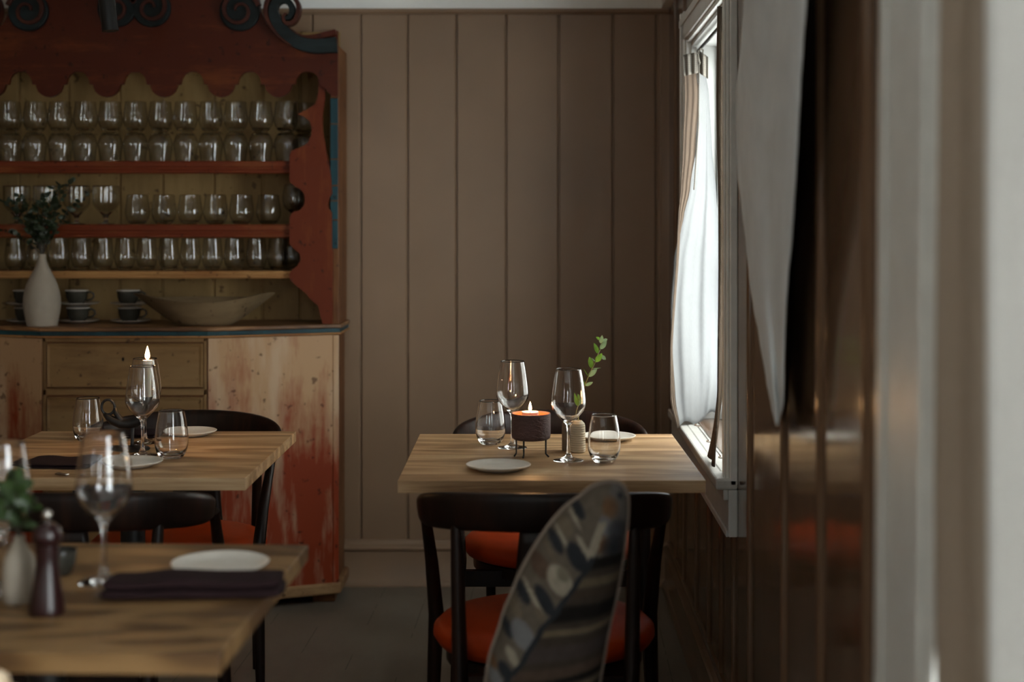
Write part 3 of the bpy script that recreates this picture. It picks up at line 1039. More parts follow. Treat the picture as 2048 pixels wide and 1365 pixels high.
def feather_color(px, py):
    x, y = (px - 940) * 3.37, (py - 960) * 3.37
    qt = [(0, 1010), (200, 940), (380, 870), (540, 800), (640, 720), (830, 590), (950, 480), (1150, 370), (1300, 250), (1700, 120)]
    d = x - lerp(qt, y)[0]
    c = (0.060, 0.045, 0.034)
    if (y < 540 and d > -60) :
        c = (0.12, 0.108, 0.096)
        for (cx_, cy_, r_, col) in ((930, 60, 110, (0.11, 0.10, 0.09)), (920, 170, 85, BRO), (870, 290, 90, GRE), (985, 320, 80, (0.05, 0.052, 0.06)), (870, 400, 70, BRO), (960, 430, 90, SLA), (1010, 100, 26, SLA)):
            k = max(0.0, 1 - ((x - cx_) ** 2 + (y - cy_) ** 2) / (r_ * r_)) ** 0.5
            c = tuple(a * (1 - k) + b_ * k for a, b_ in zip(c, col))
        if d < 0 and y > 260: c = LIG
        if y < 480: return c
    if d < 0:
        if c == (0.060, 0.045, 0.034): c = (0.105, 0.086, 0.066)
        for (cx_, cy_, a, b_, col) in PATCH:
            dx, dy = x - cx_, y - cy_
            u, v = dx * 0.5 + dy * 0.866, -dx * 0.866 + dy * 0.5
            q = (u / a) ** 2 + (v / b_) ** 2
            if q < 1:
                k = min(1, (1 - q) * 3)
                c = tuple(p_ * (1 - k) + r_ * k for p_, r_ in zip(c, col))
        if d > -26: c = SLA
        return c
    if d < 16: return SLA
    v = y + 0.2 * (x - 700) - 40 * min(1, d / 300)
    for (m_, h_, col) in ((545, 48, BLK), (655, 36, (0.11, 0.085, 0.055)), (720, 26, (0.05, 0.035, 0.025)), (830, 62, BLK), (935, 26, (0.13, 0.10, 0.065)), (1060, 60, (0.055, 0.042, 0.038)), (1180, 40, (0.075, 0.05, 0.036)), (1235, 30, BLK), (1290, 20, (0.12, 0.095, 0.062)), (1350, 40, BLK)):
        if abs(v - m_) < h_:
            k = min(1, (1 - abs(v - m_) / h_) * 2.2)
            return tuple(p_ * (1 - k) + r_ * k for p_, r_ in zip((0.045, 0.034, 0.026), col))
    return (0.045, 0.034, 0.026)


cu = empty('feather_cushion', at(1100, 1465, YQ), label='upright cushion printed with a large striped feather, in front of the window table', cat='cushion')
vs, cols, fs = [], [], []
for side in (-1, 1):
    for r in range(NR + 1):
        s = r / NR
        for (x, y) in olr:
            px, py = cxq + (x - cxq) * s, cyq + (y - cyq) * s
            th = 0.055 * max(0.0, 1 - s ** 3.2) ** 0.6
            X, Y, Z = at(px, py, YQ)
            vs.append((X, YQ + side * th + 0.10 * (px - cxq) * YQ / F, Z))
            cols.append(feather_color(px, py))
for sd in (0, 1):
    o_ = sd * (NR + 1) * NO
    for r in range(NR):
        for i in range(NO):
            j = (i + 1) % NO
            q = (o_ + r * NO + i, o_ + r * NO + j, o_ + (r + 1) * NO + j, o_ + (r + 1) * NO + i)
            fs.append(q if sd == 0 else tuple(reversed(q)))
mb = MB(); mb.add(vs, fs)
mq, nt, N, L, B = newmat('feather_print_cotton')
at_ = N.new('ShaderNodeVertexColor'); at_.layer_name = 'pattern'
nn = noise(nt, coords(nt, (1, 1, 1)), 60, 4)
cc = mixc(nt, 0.5, at_.outputs['Color'], ramp(nt, nn, [(0.3, (0.55, 0.52, 0.5)), (0.7, (1, 1, 1))]), 'MULTIPLY')
L.new(cc, B.inputs['Base Color']); B.inputs['Roughness'].default_value = 0.9
B.inputs['Specular IOR Level'].default_value = 0.15
body = mb.build('cover', mq, cu, world=True, smooth=True, recalc=True)
ca = body.data.color_attributes.new('pattern', 'FLOAT_COLOR', 'POINT')
for i, c in enumerate(cols): ca.data[i].color = (c[0], c[1], c[2], 1)
mb = MB()
pp = []
for (x, y) in olr + [olr[0]]:
    X, Y, Z = at(x, y, YQ)
    pp.append((X, YQ + 0.10 * (x - cxq) * YQ / F, Z))
mb.tube(pp, 0.0042, 8, cap=False)
mb.build('piping', simple('taupe_piping', srgb(120, 106, 94), 0.9), cu, world=True, smooth=True)

# ------------------------------------------------------------------ glassware
SEG = 56
WINE = [(0, 0), (.034, 0), (.036, .0009), (.034, .0022), (.022, .0042), (.010, .009), (.0055, .018), (.0038, .035), (.0035, .055), (.0038, .072), (.0055, .083), (.010, .0905), (.0225, .1035), (.034, .1165), (.0392, .1255), (.0414, .136), (.0408, .149), (.0385, .170), (.0350, .194), (.0305, .2185),
        (.0301, .2190), (.0297, .2185), (.0341, .194), (.0375, .170), (.0398, .149), (.0403, .137), (.0380, .1270), (.0325, .1180), (.0215, .1060), (.010, .0965), (.004, .0945), (0, .0942)]
TUMB = [(0, .0012), (.018, .0006), (.0225, 0), (.026, .002), (.033, .012), (.0378, .026), (.0393, .040), (.0384, .058), (.0348, .085), (.0296, .1105),
        (.0291, .1110), (.0287, .1105), (.0337, .085), (.0372, .058), (.0380, .041), (.0362, .028), (.031, .0170), (.022, .0105), (.010, .0085), (0, .008)]


def smoothprof(pr, k=3):
    out = []
    n = len(pr)
    for i in range(n - 1):
        p0, p1, p2, p3 = pr[max(i - 1, 0)], pr[i], pr[i + 1], pr[min(i + 2, n - 1)]
        for j in range(k):
            t_ = j / k
            q = []
            for c in (0, 1):
                q.append(0.5 * (2 * p1[c] + (p2[c] - p0[c]) * t_ + (2 * p0[c] - 5 * p1[c] + 4 * p2[c] - p3[c]) * t_ * t_ + (3 * p1[c] - p0[c] - 3 * p2[c] + p3[c]) * t_ ** 3))
            out.append((max(q[0], 0.0 if i == 0 and j == 0 else 1e-4), q[1]))
    out.append(pr[-1])
    return out


def thin_walls(o, z0=None, z1=None):
    """the blown walls between z0 and z1 use the thin glass, foot, stem and base the solid glass"""
    o.data.materials.append(M['thin_glass'])
    for p in o.data.polygons:
        z = p.center.z
        if (z0 is None or z > z0) and (z1 is None or z < z1): p.material_index = 1


def glass_thing(name, prof, label, cat, loc, group, seg=SEG, k=3, thin_from=0.0125):
    mb = MB(); mb.lathe(smoothprof(prof, k), seg)
    o = mb.build(name, M['glass'], smooth=True)
    o.location = loc
    thin_walls(o, thin_from)
    return tag(o, label, cat, group)


def on_table(px, py):
    Y = (HC - 0.75) * F / (py - CY)
    return ((px - CX) * Y / F, Y, 0.7503)


wg = glass_thing('wine_glass', WINE, 'wine glass in front of the leafy sprig on the window table', 'wine glass', on_table(1137, 921.5), 'wine glasses', thin_from=9)
def put(src, p, label, group, sc_=None, rz=0.0):
    return place_copy(src, p, rz, label, group, sc_)
put(wg, on_table(1025, 896), 'wine glass behind the brown clay candle holder on the window table', 'wine glasses', 1.0)
put(wg, on_table(285, 912), 'wine glass directly in front of the lit tall candle', 'wine glasses')
put(wg, on_table(290, 887), 'rear wine glass on the candlestick table, hidden behind the nearer one', 'wine glasses')
put(wg, on_table(208, 1163), 'blurred wine glass in the foreground behind the rolled napkin', 'wine glasses', 1.07)
put(wg, on_table(6, 1185), 'blurred wine glass cut by the left edge of the photo', 'wine glasses', 1.05)
tb = glass_thing('tumbler', TUMB, 'stemless glass at the window end of the window table', 'tumbler', on_table(1208, 924), 'stemless glasses on the tables', thin_from=9)
put(tb, on_table(981, 889), 'stemless glass at the left of the window table', 'stemless glasses on the tables')
put(tb, on_table(343, 917), 'stemless glass right of the wine glass on the candlestick table', 'stemless glasses on the tables', 1.03)
put(tb, on_table(176, 882), 'stemless glass left of the black ring-handled candlestick', 'stemless glasses on the tables')


# ------------------------------------------------------------------ plates, vases and small things on the tables
def plate(px, py, r, label, name='side_plate', group='hand-made side plates on the tables'):
    ph = random.random() * 6
    mb = MB()
    prof = [(0, .003), (r * .6, .003), (r * .66, .0), (r * .70, .0035), (r * .92, .0075), (r * .99, .0115), (r, .0130), (r * .985, .0138), (r * .93, .0108), (r * .74, .0062), (r * .5, .0055), (0, .0058)]
    mb.lathe(prof, 72, wob=lambda a, rr, z: 1 + (0.012 * sin(2 * a + ph) + 0.008 * sin(5 * a + ph * 2)) * (rr / r) ** 2)
    o = mb.build(name, M['ceramic'], smooth=True)
    o.location = on_table(px, py)
    return tag(o, label, 'plate', group)


plate(997, 940, .0745, 'white side plate at the near left of the window table')
plate(1216, 881, .072, 'white side plate at the far right of the window table')
plate(263, 933, .073, 'white side plate at the near side of the candlestick table')
plate(378, 871, .073, 'white side plate at the far side of the candlestick table')
plate(440, 1140, .080, 'white side plate in the foreground behind the rolled napkin')

# brown clay candle holder
p = on_table(1062, 912)
hold = empty('candle_holder', p, label='rough brown clay candle pot on three thin iron legs, window table', cat='candle holder')
zb = 0.040
mb = MB(); mb.lathe([(0, zb), (.040, zb), (.0465, zb + .004), (.048, zb + .010), (.048, .102), (.0475, .1045), (.0455, .1045), (.0445, .102), (.0445, zb + .006), (0, zb + .006)], 64, wob=lambda a, r, z: 1 + 0.006 * sin(3 * a + z * 60))
mb.build('pot', M['clay'], hold, smooth=50)
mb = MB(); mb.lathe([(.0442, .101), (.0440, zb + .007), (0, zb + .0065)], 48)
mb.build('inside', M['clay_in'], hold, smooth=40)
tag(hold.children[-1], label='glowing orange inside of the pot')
for (x, y, fx, fy) in ((-.036, -.012, -.041, -.018), (-.018, -.038, -.020, -.044), (.036, -.022, .043, -.027)):
    mb = MB(); mb.tube([(x, y, zb + .012), (x, y, .018), (x * 1.0, y * 1.0, .008), (fx, fy, .0012)], [.0022, .0022, .002, .0022], 8)
    mb.build('leg', M['iron'], hold, smooth=True)


def flame(parent, z, h, r):
    prof = [(0, 0), (r * .55, h * .06), (r * .92, h * .18), (r, h * .30), (r * .82, h * .5), (r * .5, h * .72), (r * .2, h * .9), (0, h)]
    mb = MB(); mb.lathe(smoothprof(prof, 2), 20)
    o = mb.build('flame', M['flame'], parent, smooth=True)
    o.location = (0, 0, z)
    return o


def candle(loc, r, h, fh, label, power):
    c = empty('candle', loc, label=label, cat='candle', group='lit candles')
    mb = MB(); mb.lathe([(0, 0), (r, 0), (r, h - .004), (r * 1.04, h - .002), (r * .98, h), (r * .7, h - .0025), (0, h - .004)], 32, wob=lambda a, rr, z: 1 + 0.02 * sin(2 * a + 1))
    mb.build('wax', M['wax'], c, smooth=45)
    mb = MB(); mb.tube([(0, 0, h - .005), (0.0005, 0, h + .004), (0.001, 0, h + .007)], .0009, 6)
    mb.build('wick', M['lining'], c)
    flame(c, h + .001, fh, fh * .17)
    ld = bpy.data.lights.new('candle_light', 'POINT'); ld.energy = power * 2; ld.color = (1.0, 0.52, 0.2); ld.shadow_soft_size = 0.008
    lo = bpy.data.objects.new('candle_light', ld); COL.objects.link(lo); lo.parent = c; lo.location = (0, 0, h + fh * .6)
    return c


candle((p[0] - 0.002, p[1], p[2] + zb + .0065), .0200, .0615, .024, 'short white candle burning inside the brown clay pot', 0.35)

# eucalyptus vase and sprig on the window table
vp = on_table(1155, 905)
YV = vp[1]
mb = MB(); mb.lathe([(0, 0), (.0165, 0), (.0185, .002), (.0190, .006), (.0188, .05), (.0180, .066), (.0165, .072), (.0120, .0765), (.0095, .079), (.0085, .0785), (.0088, .07), (.012, .05), (.013, .01), (0, .01)], 40)
v_ = mb.build('bud_vase', M['sandstone'], smooth=45); v_.location = (vp[0] + .001, vp[1], vp[2])
tag(v_, 'small ribbed sand-coloured bud vase holding a sprig on the window table', 'vase')
mb = MB(); mb.lathe([(0, 0), (.0155, 0), (.017, .002), (.0172, .055), (.0165, .066), (.0140, .072), (.006, .0755), (0, .076)], 36)
v_ = mb.build('salt_shaker', M['greybrown'], smooth=45); v_.location = (vp[0] - .021, vp[1] + .030, vp[2])
tag(v_, 'grey-brown stoneware shaker behind the sand-coloured bud vase', 'shaker')

spr = empty('eucalyptus_sprig', (vp[0] + .001, vp[1], vp[2] + .03), label='fresh green eucalyptus sprig rising from the small ribbed vase', cat='sprig')
zpx = lambda x, y: (1100 + x / 9.75, 660 + y / 9.75)
stem = [(1156, 890), (1156, 850), (1157.5, 825), (1162, 795), zpx(680, 1090), zpx(745, 920), zpx(810, 780), zpx(880, 630), zpx(950, 440), zpx(985, 370), zpx(1015, 250), zpx(1015, 200)]
mb = MB(); mb.tube([at(x, y, YV) for x, y in stem], [.0011] * 9 + [.0008, .0006, .0005], 6)
mb.build('stem', M['stem'], spr, world=True, smooth=True)


def leaf(mb, p0, p1, w, dy=0.0, cup=0.15, n=8, nrm=None):
    """flat pointed oval leaf from p0 to p1 (3d), half width w"""
    p0, p1 = Vector(p0), Vector(p1)
    ax = p1 - p0
    if nrm is None: nrm = Vector((0.15, -1, 0.1))
    side = ax.cross(nrm).normalized()
    nr = side.cross(ax).normalized()
    vs, fs = [], []
    for i in range(n + 1):
        t_ = i / n
        ww = w * (sin(pi * t_ ** 0.85)) ** 0.75 if 0 < t_ < 1 else 0.0003
        c = p0 + ax * t_ + nr * (cup * ax.length * sin(pi * t_) * 0.3)
        vs += [c - side * ww + nr * ww * 0.25, c, c + side * ww + nr * ww * 0.25]
    for i in range(n):
        a = i * 3
        fs += [(a, a + 1, a + 4, a + 3), (a + 1, a + 2, a + 5, a + 4)]
    mb.add(vs, fs)


LV = [((690, 1090), (836, 1020), 34, 'g', 0), ((745, 912), (918, 762), 50, 'g', 0), ((812, 752), (768, 530), 52, 'f', 0), ((890, 628), (1015, 458), 55, 'f', -0.006),
      ((985, 505), (1090, 578), 38, 'g', 0.008), ((940, 468), (855, 258), 42, 'f', 0), ((975, 378), (1105, 215), 50, 'g', 0), ((985, 265), (1018, 106), 42, 'g', -0.008),
      ((1020, 230), (1118, 180), 34, 'g', 0.01), ((985, 200), (900, 140), 30, 'f', 0.006), ((740, 905), (655, 765), 8, 'f', 0), ((830, 758), (995, 745), 8, 'g', 0),
      ((885, 622), (810, 553), 9, 'g', 0), ((560, 1560), (480, 1230), 45, 'f', 0), ((560, 1560), (640, 1330), 50, 'g', 0.01), ((600, 1400), (560, 1250), 30, 'f', 0.01), ((680, 1090), (655, 975), 9, 'f', 0)]
for kind, nm in (('f', 'green'), ('g', 'grey')):
    mb = MB()
    for (a, b_, w, k, dy) in LV:
        if k != kind: continue
        A_ = zpx(*a); B_ = zpx(*b_)
        leaf(mb, at(A_[0], A_[1], YV), at(B_[0], B_[1], YV + dy), w / 9.75 * YV / F)
    o = mb.build('leaves', M['leaf'] if kind == 'f' else M['leaf_grey'], spr, world=True, smooth=True, recalc=False)
    o['label'] = 'bright green leaves' if kind == 'f' else 'pale grey-green leaves'

# black candlestick with ring handle
YK = 3.58
ck = empty('candlestick', (at(263, 905, YK)[0], YK, 0.7503), label='black iron candlestick with ring handle holding the tall white candle', cat='candlestick')
K = lambda x, y: at(180 + x / 5.25, 680 + y / 5.25, YK)
sK = YK / F / 5.25
mb = MB(); mb.lathe([(0, 0), (.044, 0), (.046, .003), (.043, .006), (.015, .009), (0, .009)], 48)
mb.build('base', M['iron'], ck, smooth=45)
mb = MB(); mb.tube([K(440, 1140), K(443, 1090), K(445, 1000), K(445, 890)], [22 * sK, 18 * sK, 18 * sK, 24 * sK], 14)
mb.build('stem', M['iron'], ck, world=True, smooth=True)
mb = MB()
ringp = [K(190 + 68 * cos(a), 708 + 78 * sin(a)) for a in [2 * pi * i / 36 for i in range(37)]]
mb.tube(ringp, 14 * sK, 12, cap=False)
mb.build('ring_handle', M['iron'], ck, world=True, smooth=True)
mb = MB()
mb.tube([K(150, 775), K(190, 815), K(240, 850), K(320, 880), K(410, 885), K(490, 865), K(560, 815), K(598, 740), K(603, 690)], [v * sK for v in (18, 34, 46, 52, 54, 52, 46, 38, 34)], 16)
mb.tube([K(262, 715), K(272, 770), K(320, 840), K(380, 870)], [v * sK for v in (14, 26, 34, 30)], 14)
mb.build('arm', M['iron'], ck, world=True, smooth=True)
mb = MB()
c0 = K(603, 700)
mb.lathe([(0, 0), (.008, 0), (.0115, .008), (.0135, .022), (.0135, .024), (.0120, .024), (.0115, .012), (0, .008)], 28, c0)
mb.build('candle_cup', M['iron'], ck, world=True, smooth=45)
candle((c0[0], c0[1], c0[2] + .009), .0110, .1075, .0355, 'tall white candle burning in the black ring-handled candlestick', 0.6)


# napkins
def napkin(cx, cy, lx, ly, h, rz, label, seed, layers=2, group='aubergine napkins'):
    random.seed(seed)
    a1, a2, a3 = random.random() * 6, random.random() * 6, random.random() * 6
    t = empty('napkin', (cx, cy, 0.7503), rz, label, 'napkin', group)
    for l in range(layers):
        mb = MB()
        NU, NV = 48, 24
        hz = h / layers
        def f(u, v, l=l):
            b = 2 * pi * v
            x = (u * 2 - 1)
            ex = max(0.0, 1 - abs(x) ** 14) ** 0.5
            cb, sb = cos(b), sin(b)
            y = (abs(cb) ** 0.6) * (1 if cb > 0 else -1) * ly / 2 * (1 - 0.04 * l + 0.03 * sin(6 * x + a1 + l)) * (0.9 + 0.1 * ex)
            z = hz / 2 + (abs(sb) ** 0.7) * (1 if sb > 0 else -1) * hz / 2 * (0.25 + 0.75 * ex) * (1 + 0.18 * sin(7 * x + a2 + 3 * y / ly) * (1 if sb > 0 else 0))
            return (x * lx / 2 * (1 - 0.02 * l + 0.015 * sin(3 * cb + a3)), y, z + l * hz * 0.98 + (0.12 * hz * sin(5 * x + a3) if sb > 0 or l > 0 else 0) * (1 if l else 0.3))
        mb.grid(f, NU, NV)
        mb.build('fold', M['maroon'], t, smooth=True, recalc=True)
    return t


n1 = on_table(385, 1195)
napkin(n1[0], n1[1] + .02, .272, .088, .030, 0.035, 'rolled dark aubergine napkin on the foreground table below the plate', 3)
n2 = on_table(120, 930)
napkin(n2[0], n2[1], .165, .13, .012, -0.12, 'folded dark aubergine napkin at the near left of the candlestick table', 5)
n3 = on_table(262, 872)
napkin(n3[0], n3[1], .15, .12, .012, 0.1, 'folded dark aubergine napkin at the far side of the candlestick table', 9)
kn = MB(); q0 = on_table(124, 951)
kn.box(-.018, .018, -.005, .005, 0, .004)
o = kn.build('table_knife', M['steel'], bevel=0.001); o.location = q0; o.rotation_euler = (0, 0, -0.5)
tag(o, 'end of a steel table knife poking out from under the napkin', 'knife')

# pepper mill
mp_ = on_table(94, 1228)
mill = empty('pepper_mill', mp_, label='dark red lacquered pepper mill with small knob, left foreground', cat='pepper mill')
mb = MB(); mb.lathe([(0, 0), (.0245, 0), (.0255, .004), (.0250, .010), (.0205, .040), (.0165, .070), (.0160, .085), (.0180, .096), (.0180, .100), (0, .100)], 36)
mb.build('body', M['mill'], mill, smooth=50)
mb = MB(); mb.lathe([(0, .1005), (.0165, .1005), (.0205, .106), (.0215, .114), (.0190, .124), (.0110, .131), (0, .133)], 36)
mb.build('head', M['mill'], mill, smooth=50)
mb = MB(); mb.lathe([(0, .132), (.004, .132), (.0045, .136), (.0075, .141), (.0070, .147), (.004, .151), (0, .152)], 24)
mb.build('knob', M['steel'], mill, smooth=50)
# black cup behind mill
bp = on_table(120, 1150)
mb = MB(); mb.lathe([(0, 0), (.016, 0), (.019, .003), (.0255, .020), (.0270, .036), (.0265, .040), (.0250, .040), (.0245, .030), (.018, .010), (0, .008)], 36)
o = mb.build('salt_bowl', M['cup'], smooth=45); o.location = bp
tag(o, 'small black bowl half hidden behind the pepper mill', 'bowl')

# bud vase on the foreground table with green leaves
fv = on_table(38, 1205)
mb = MB(); mb.lathe([(0, 0), (.020, 0), (.0225, .003), (.0245, .02), (.0245, .045), (.0215, .068), (.012, .084), (.0085, .092), (.0085, .100), (.0072, .100), (.007, .09), (.018, .06), (.02, .01), (0, .01)], 36)
o = mb.build('bud_vase', M['matte_white'], smooth=50); o.location = fv
tag(o, 'small matte white bud vase on the foreground table at the left edge', 'vase')


def bush(name, base, spread, label, mat, stemm, n_st, n_lf, lw, ll, seed, tips, root_h=0.03):
    random.seed(seed)
    t = empty(name, base, label=label, cat='leafy branches')
    ms, ml = MB(), MB()
    for i in range(n_st):
        tip = Vector(tips[i % len(tips)]) + Vector((random.uniform(-1, 1), random.uniform(-1, 1), random.uniform(-1, 1))) * spread
        b0 = Vector((random.uniform(-.003, .003), random.uniform(-.003, .003), -root_h))
        b1 = Vector((b0.x, b0.y, 0.0))
        mid = Vector((tip.x * 0.35, tip.y * 0.35, tip.z * 0.55))
        pts = []
        for k in range(11):
            s = k / 10
            pts.append(b1 * (1 - s) ** 2 + mid * 2 * s * (1 - s) + tip * s * s)
        ms.tube([b0] + pts, [.0016] * 6 + [.0010] * 6, 5)
        for j in range(n_lf):
            s = 0.25 + 0.75 * j / (n_lf - 1)
            c = b1 * (1 - s) ** 2 + mid * 2 * s * (1 - s) + tip * s * s
            d = Vector((random.uniform(-1, 1), random.uniform(-1, 1), random.uniform(-0.2, 1))).normalized()
            leaf(ml, c, c + d * ll * random.uniform(.7, 1.2), lw * random.uniform(.7, 1.2), n=4, nrm=Vector((random.uniform(-1, 1), -1, random.uniform(-1, 1))))
    ms.build('stems', stemm, t, smooth=True)
    ml.build('leaves', mat, t, smooth=True, recalc=False)
    return t


bush('leafy_branches', (fv[0], fv[1], fv[2] + .10), .02, 'bright green leaves in the white bud vase at the left edge', M['leaf_mid'], M['stem_dark'], 7, 7, .009, .028, 4,
     [(-.03, 0, .09), (.012, 0, .06), (-.01, .01, .10), (-.04, 0, .08), (.02, 0, .035), (-.01, -.01, .07)], 0.02)

# ------------------------------------------------------------------ painted dresser
X0 = -1.330                       # its centre line
YF, YS = 4.80, 4.962              # front of the centre block, front of the canted ends
XC, XE = -1.051, -0.633           # centre block edge, outer edge
mir = lambda x: 2 * X0 - x
dr = empty('painted_dresser', (X0, 5.0, 0), label='tall antique painted dresser with scalloped red hutch and worn drawers', cat='dresser')
plan = [(XE, 5.195), (XE, YS), (XC, YF), (mir(XC), YF), (mir(XE), YS), (mir(XE), 5.195)]


def off_plan(d):
    return [(XE + d, 5.195), (XE + d, YS - d * .6), (XC + d * .2, YF - d), (mir(XC) - d * .2, YF - d), (mir(XE) - d, YS - d * .6), (mir(XE) - d, 5.195)]


mb = MB(); mb.prism(off_plan(-0.004), 0.07, 0.938, 'z')
mb.build('carcass', M['side_wood'], dr, world=True)
# canted end panels
for s in (1, -1):
    f_ = (lambda x: x) if s == 1 else mir
    dx, dy = XE - XC, YS - YF
    l = sqrt(dx * dx + dy * dy); nx, ny = dy / l, -dx / l
    mb = MB()
    q = []
    for z in (0.072, 0.934):
        for (x, y, o_) in ((XC + 0.002, YF, 0.004), (XE, YS, 0.004), (XE, YS, -0.012), (XC + 0.002, YF, -0.012)):
            q.append((f_(x + nx * o_), y + ny * o_, z))
    mb.hexa(q)
    mb.build('end_panel', M['panel'], dr, world=True)
    mb = MB()
    q = []
    for z in (0.072, 0.934):
        for (x, y, o_) in ((XE - 0.018 * dx / l, YS - 0.018 * dy / l, 0.008), (XE + 0.003, YS, 0.008), (XE + 0.003, YS, -0.004), (XE - 0.018 * dx / l, YS - 0.018 * dy / l, -0.004)):
            q.append((f_(x + nx * o_), y + ny * o_, z))
    mb.hexa(q)
    mb.build('corner_strip', M['panel'], dr, world=True, bevel=0.002)
# drawers and rails of the centre block
xa, xb = mir(XC) + 0.003, XC - 0.003
mb = MB()
for (z0, z1) in ((0.922, 0.938), (0.742, 0.764), (0.54, 0.560), (0.33, 0.35), (0.07, 0.10)):
    mb.box(xa, xb, YF - 0.004, YF + 0.02, z0, z1)
mb.box(xa, xa + 0.012, YF - 0.004, YF + 0.02, 0.07, 0.938); mb.box(xb - 0.010, xb, YF - 0.004, YF + 0.02, 0.07, 0.938)
mb.build('drawer_rails', M['drawer'], dr, world=True, bevel=0.002)
for (z0, z1) in ((0.768, 0.918), (0.564, 0.736), (0.354, 0.536), (0.104, 0.326)):
    mb = MB()
    a, b2 = xa + 0.014, xb - 0.012
    mb.box(a, b2, YF - 0.004, YF + 0.02, z0, z1)
    e = 0.012
    # raised field with a moulded edge
    P0 = [(a, z0), (b2, z0), (b2, z1), (a, z1)]
    P1 = [(a + e, z0 + e), (b2 - e, z0 + e), (b2 - e, z1 - e), (a + e, z1 - e)]
    vs = [(x, YF - 0.004, z) for x, z in P0] + [(x, YF - 0.013, z) for x, z in [(x + (e * .3 if i in (0, 3) else -e * .3), z + (e * .3 if i < 2 else -e * .3)) for i, (x, z) in enumerate(P0)]] + [(x, YF - 0.010, z) for x, z in P1]
    fs = [(i, (i + 1) % 4, (i + 1) % 4 + 4, i + 4) for i in range(4)] + [(i + 4, (i + 1) % 4 + 4, (i + 1) % 4 + 8, i + 8) for i in range(4)] + [(8, 9, 10, 11)]
    mb.add(vs, fs)
    d_ = mb.build('drawer', M['drawer'], dr, world=True)
    if z0 > 0.7:
        kx, ky, kz = at(246, 719, YF - 0.0115)
        k_ = MB(); k_.lathe([(0, 0), (.0036, 0), (.0036, .003), (0, .003)], 16)
        k_.v = [(x + kx, -z + YF - 0.0095, y * 1.9 + kz) for x, y, z in k_.v]
        k_.build('keyhole', M['lining'], d_, world=True)
# plinth and feet
mb = MB(); mb.prism(off_plan(0.014), 0.032, 0.072, 'z')
mb.build('plinth', M['plinth'], dr, world=True, bevel=0.008)
for (x, y) in ((XE - 0.05, YS + 0.04), (XC, YF + 0.05), (mir(XC), YF + 0.05), (mir(XE) + 0.05, YS + 0.04), (XE - 0.05, 5.15), (mir(XE) + 0.05, 5.15)):
    mb = MB(); mb.box(x - .04, x + .04, y - .035, y + .035, 0, 0.034); mb.build('foot', M['side_wood'], dr, world=True, bevel=0.004)
# worktop and painted moulding
mb = MB(); mb.prism(off_plan(0.016), 0.958, 0.972, 'z')
mb.build('worktop', M['worktop'], dr, world=True, bevel=0.004)
mb = MB(); mb.prism(off_plan(0.010), 0.943, 0.958, 'z')
mb.build('teal_moulding', M['teal'], dr, world=True, bevel=0.002)
mb = MB(); mb.prism(off_plan(0.014), 0.936, 0.943, 'z')
mb.build('cream_bead', M['shelf_wood'], dr, world=True, bevel=0.003)
# back boards
gb = [(px - CX) * 5.175 / F for px in (-60, 38, 137, 240, 325, 428, 525, 600)]
prof = [(mir(XE) + .02, 5.175)]
for x in gb:
    prof += [(x - .006, 5.175), (x - .002, 5.182), (x + .002, 5.182), (x + .006, 5.175)]
prof.append((XE - .02, 5.175))
mb = MB(); n = len(prof)
mb.add([(x, y, z) for z in (0.972, 2.02) for x, y in prof], [(i, i + 1, n + i + 1, n + i) for i in range(n - 1)])
mb.box(mir(XE) + .02, XE - .02, 5.183, 5.194, 0.972, 2.02)
mb.build('back_boards', M['back_wood'], dr, world=True, recalc=False)
# sides
for s in (1, -1):
    f_ = (lambda x: x) if s == 1 else mir
    a, b2 = sorted((f_(-0.660), f_(-0.629)))
    mb = MB(); mb.box(a, b2, 4.968, 5.194, 0.972, 1.945)
    mb.build('side_board', M['side_wood'], dr, world=True, bevel=0.003)
    mb = MB()
    a, b2 = sorted((f_(-0.658), f_(-0.632)))
    zt = 1.76
    for (z0, z1) in ((1.235, 1.333), (1.337, 1.40), (1.404, 1.452), (1.457, 1.545), (1.549, 1.668), (1.672, 1.76)):
        mb.box(a, b2, 4.962, 4.968, z0, z1)
    mb.build('teal_edge', M['teal'], dr, world=True, bevel=0.001)
# shelves with grooved front boards
for (zt, zb2, mat) in ((1.541, 1.497, M['shelf_paint']), (1.319, 1.273, M['shelf_paint']), (1.156, 1.130, M['shelf_wood'])):
    mb = MB()
    mb.box(mir(-0.662), -0.662, 4.975, 5.174, zt - 0.018, zt)
    h = zt - zb2
    mb.prism([(4.975, zt), (4.966, zt), (4.963, zt - .004), (4.963, zt - h * .45), (4.967, zt - h * .5), (4.967, zt - h * .68), (4.963, zt - h * .75), (4.963, zb2 + .003), (4.967, zb2), (4.975, zb2)], mir(-0.69), -0.69, 'x')
    mb.build('shelf', mat, dr, world=True)
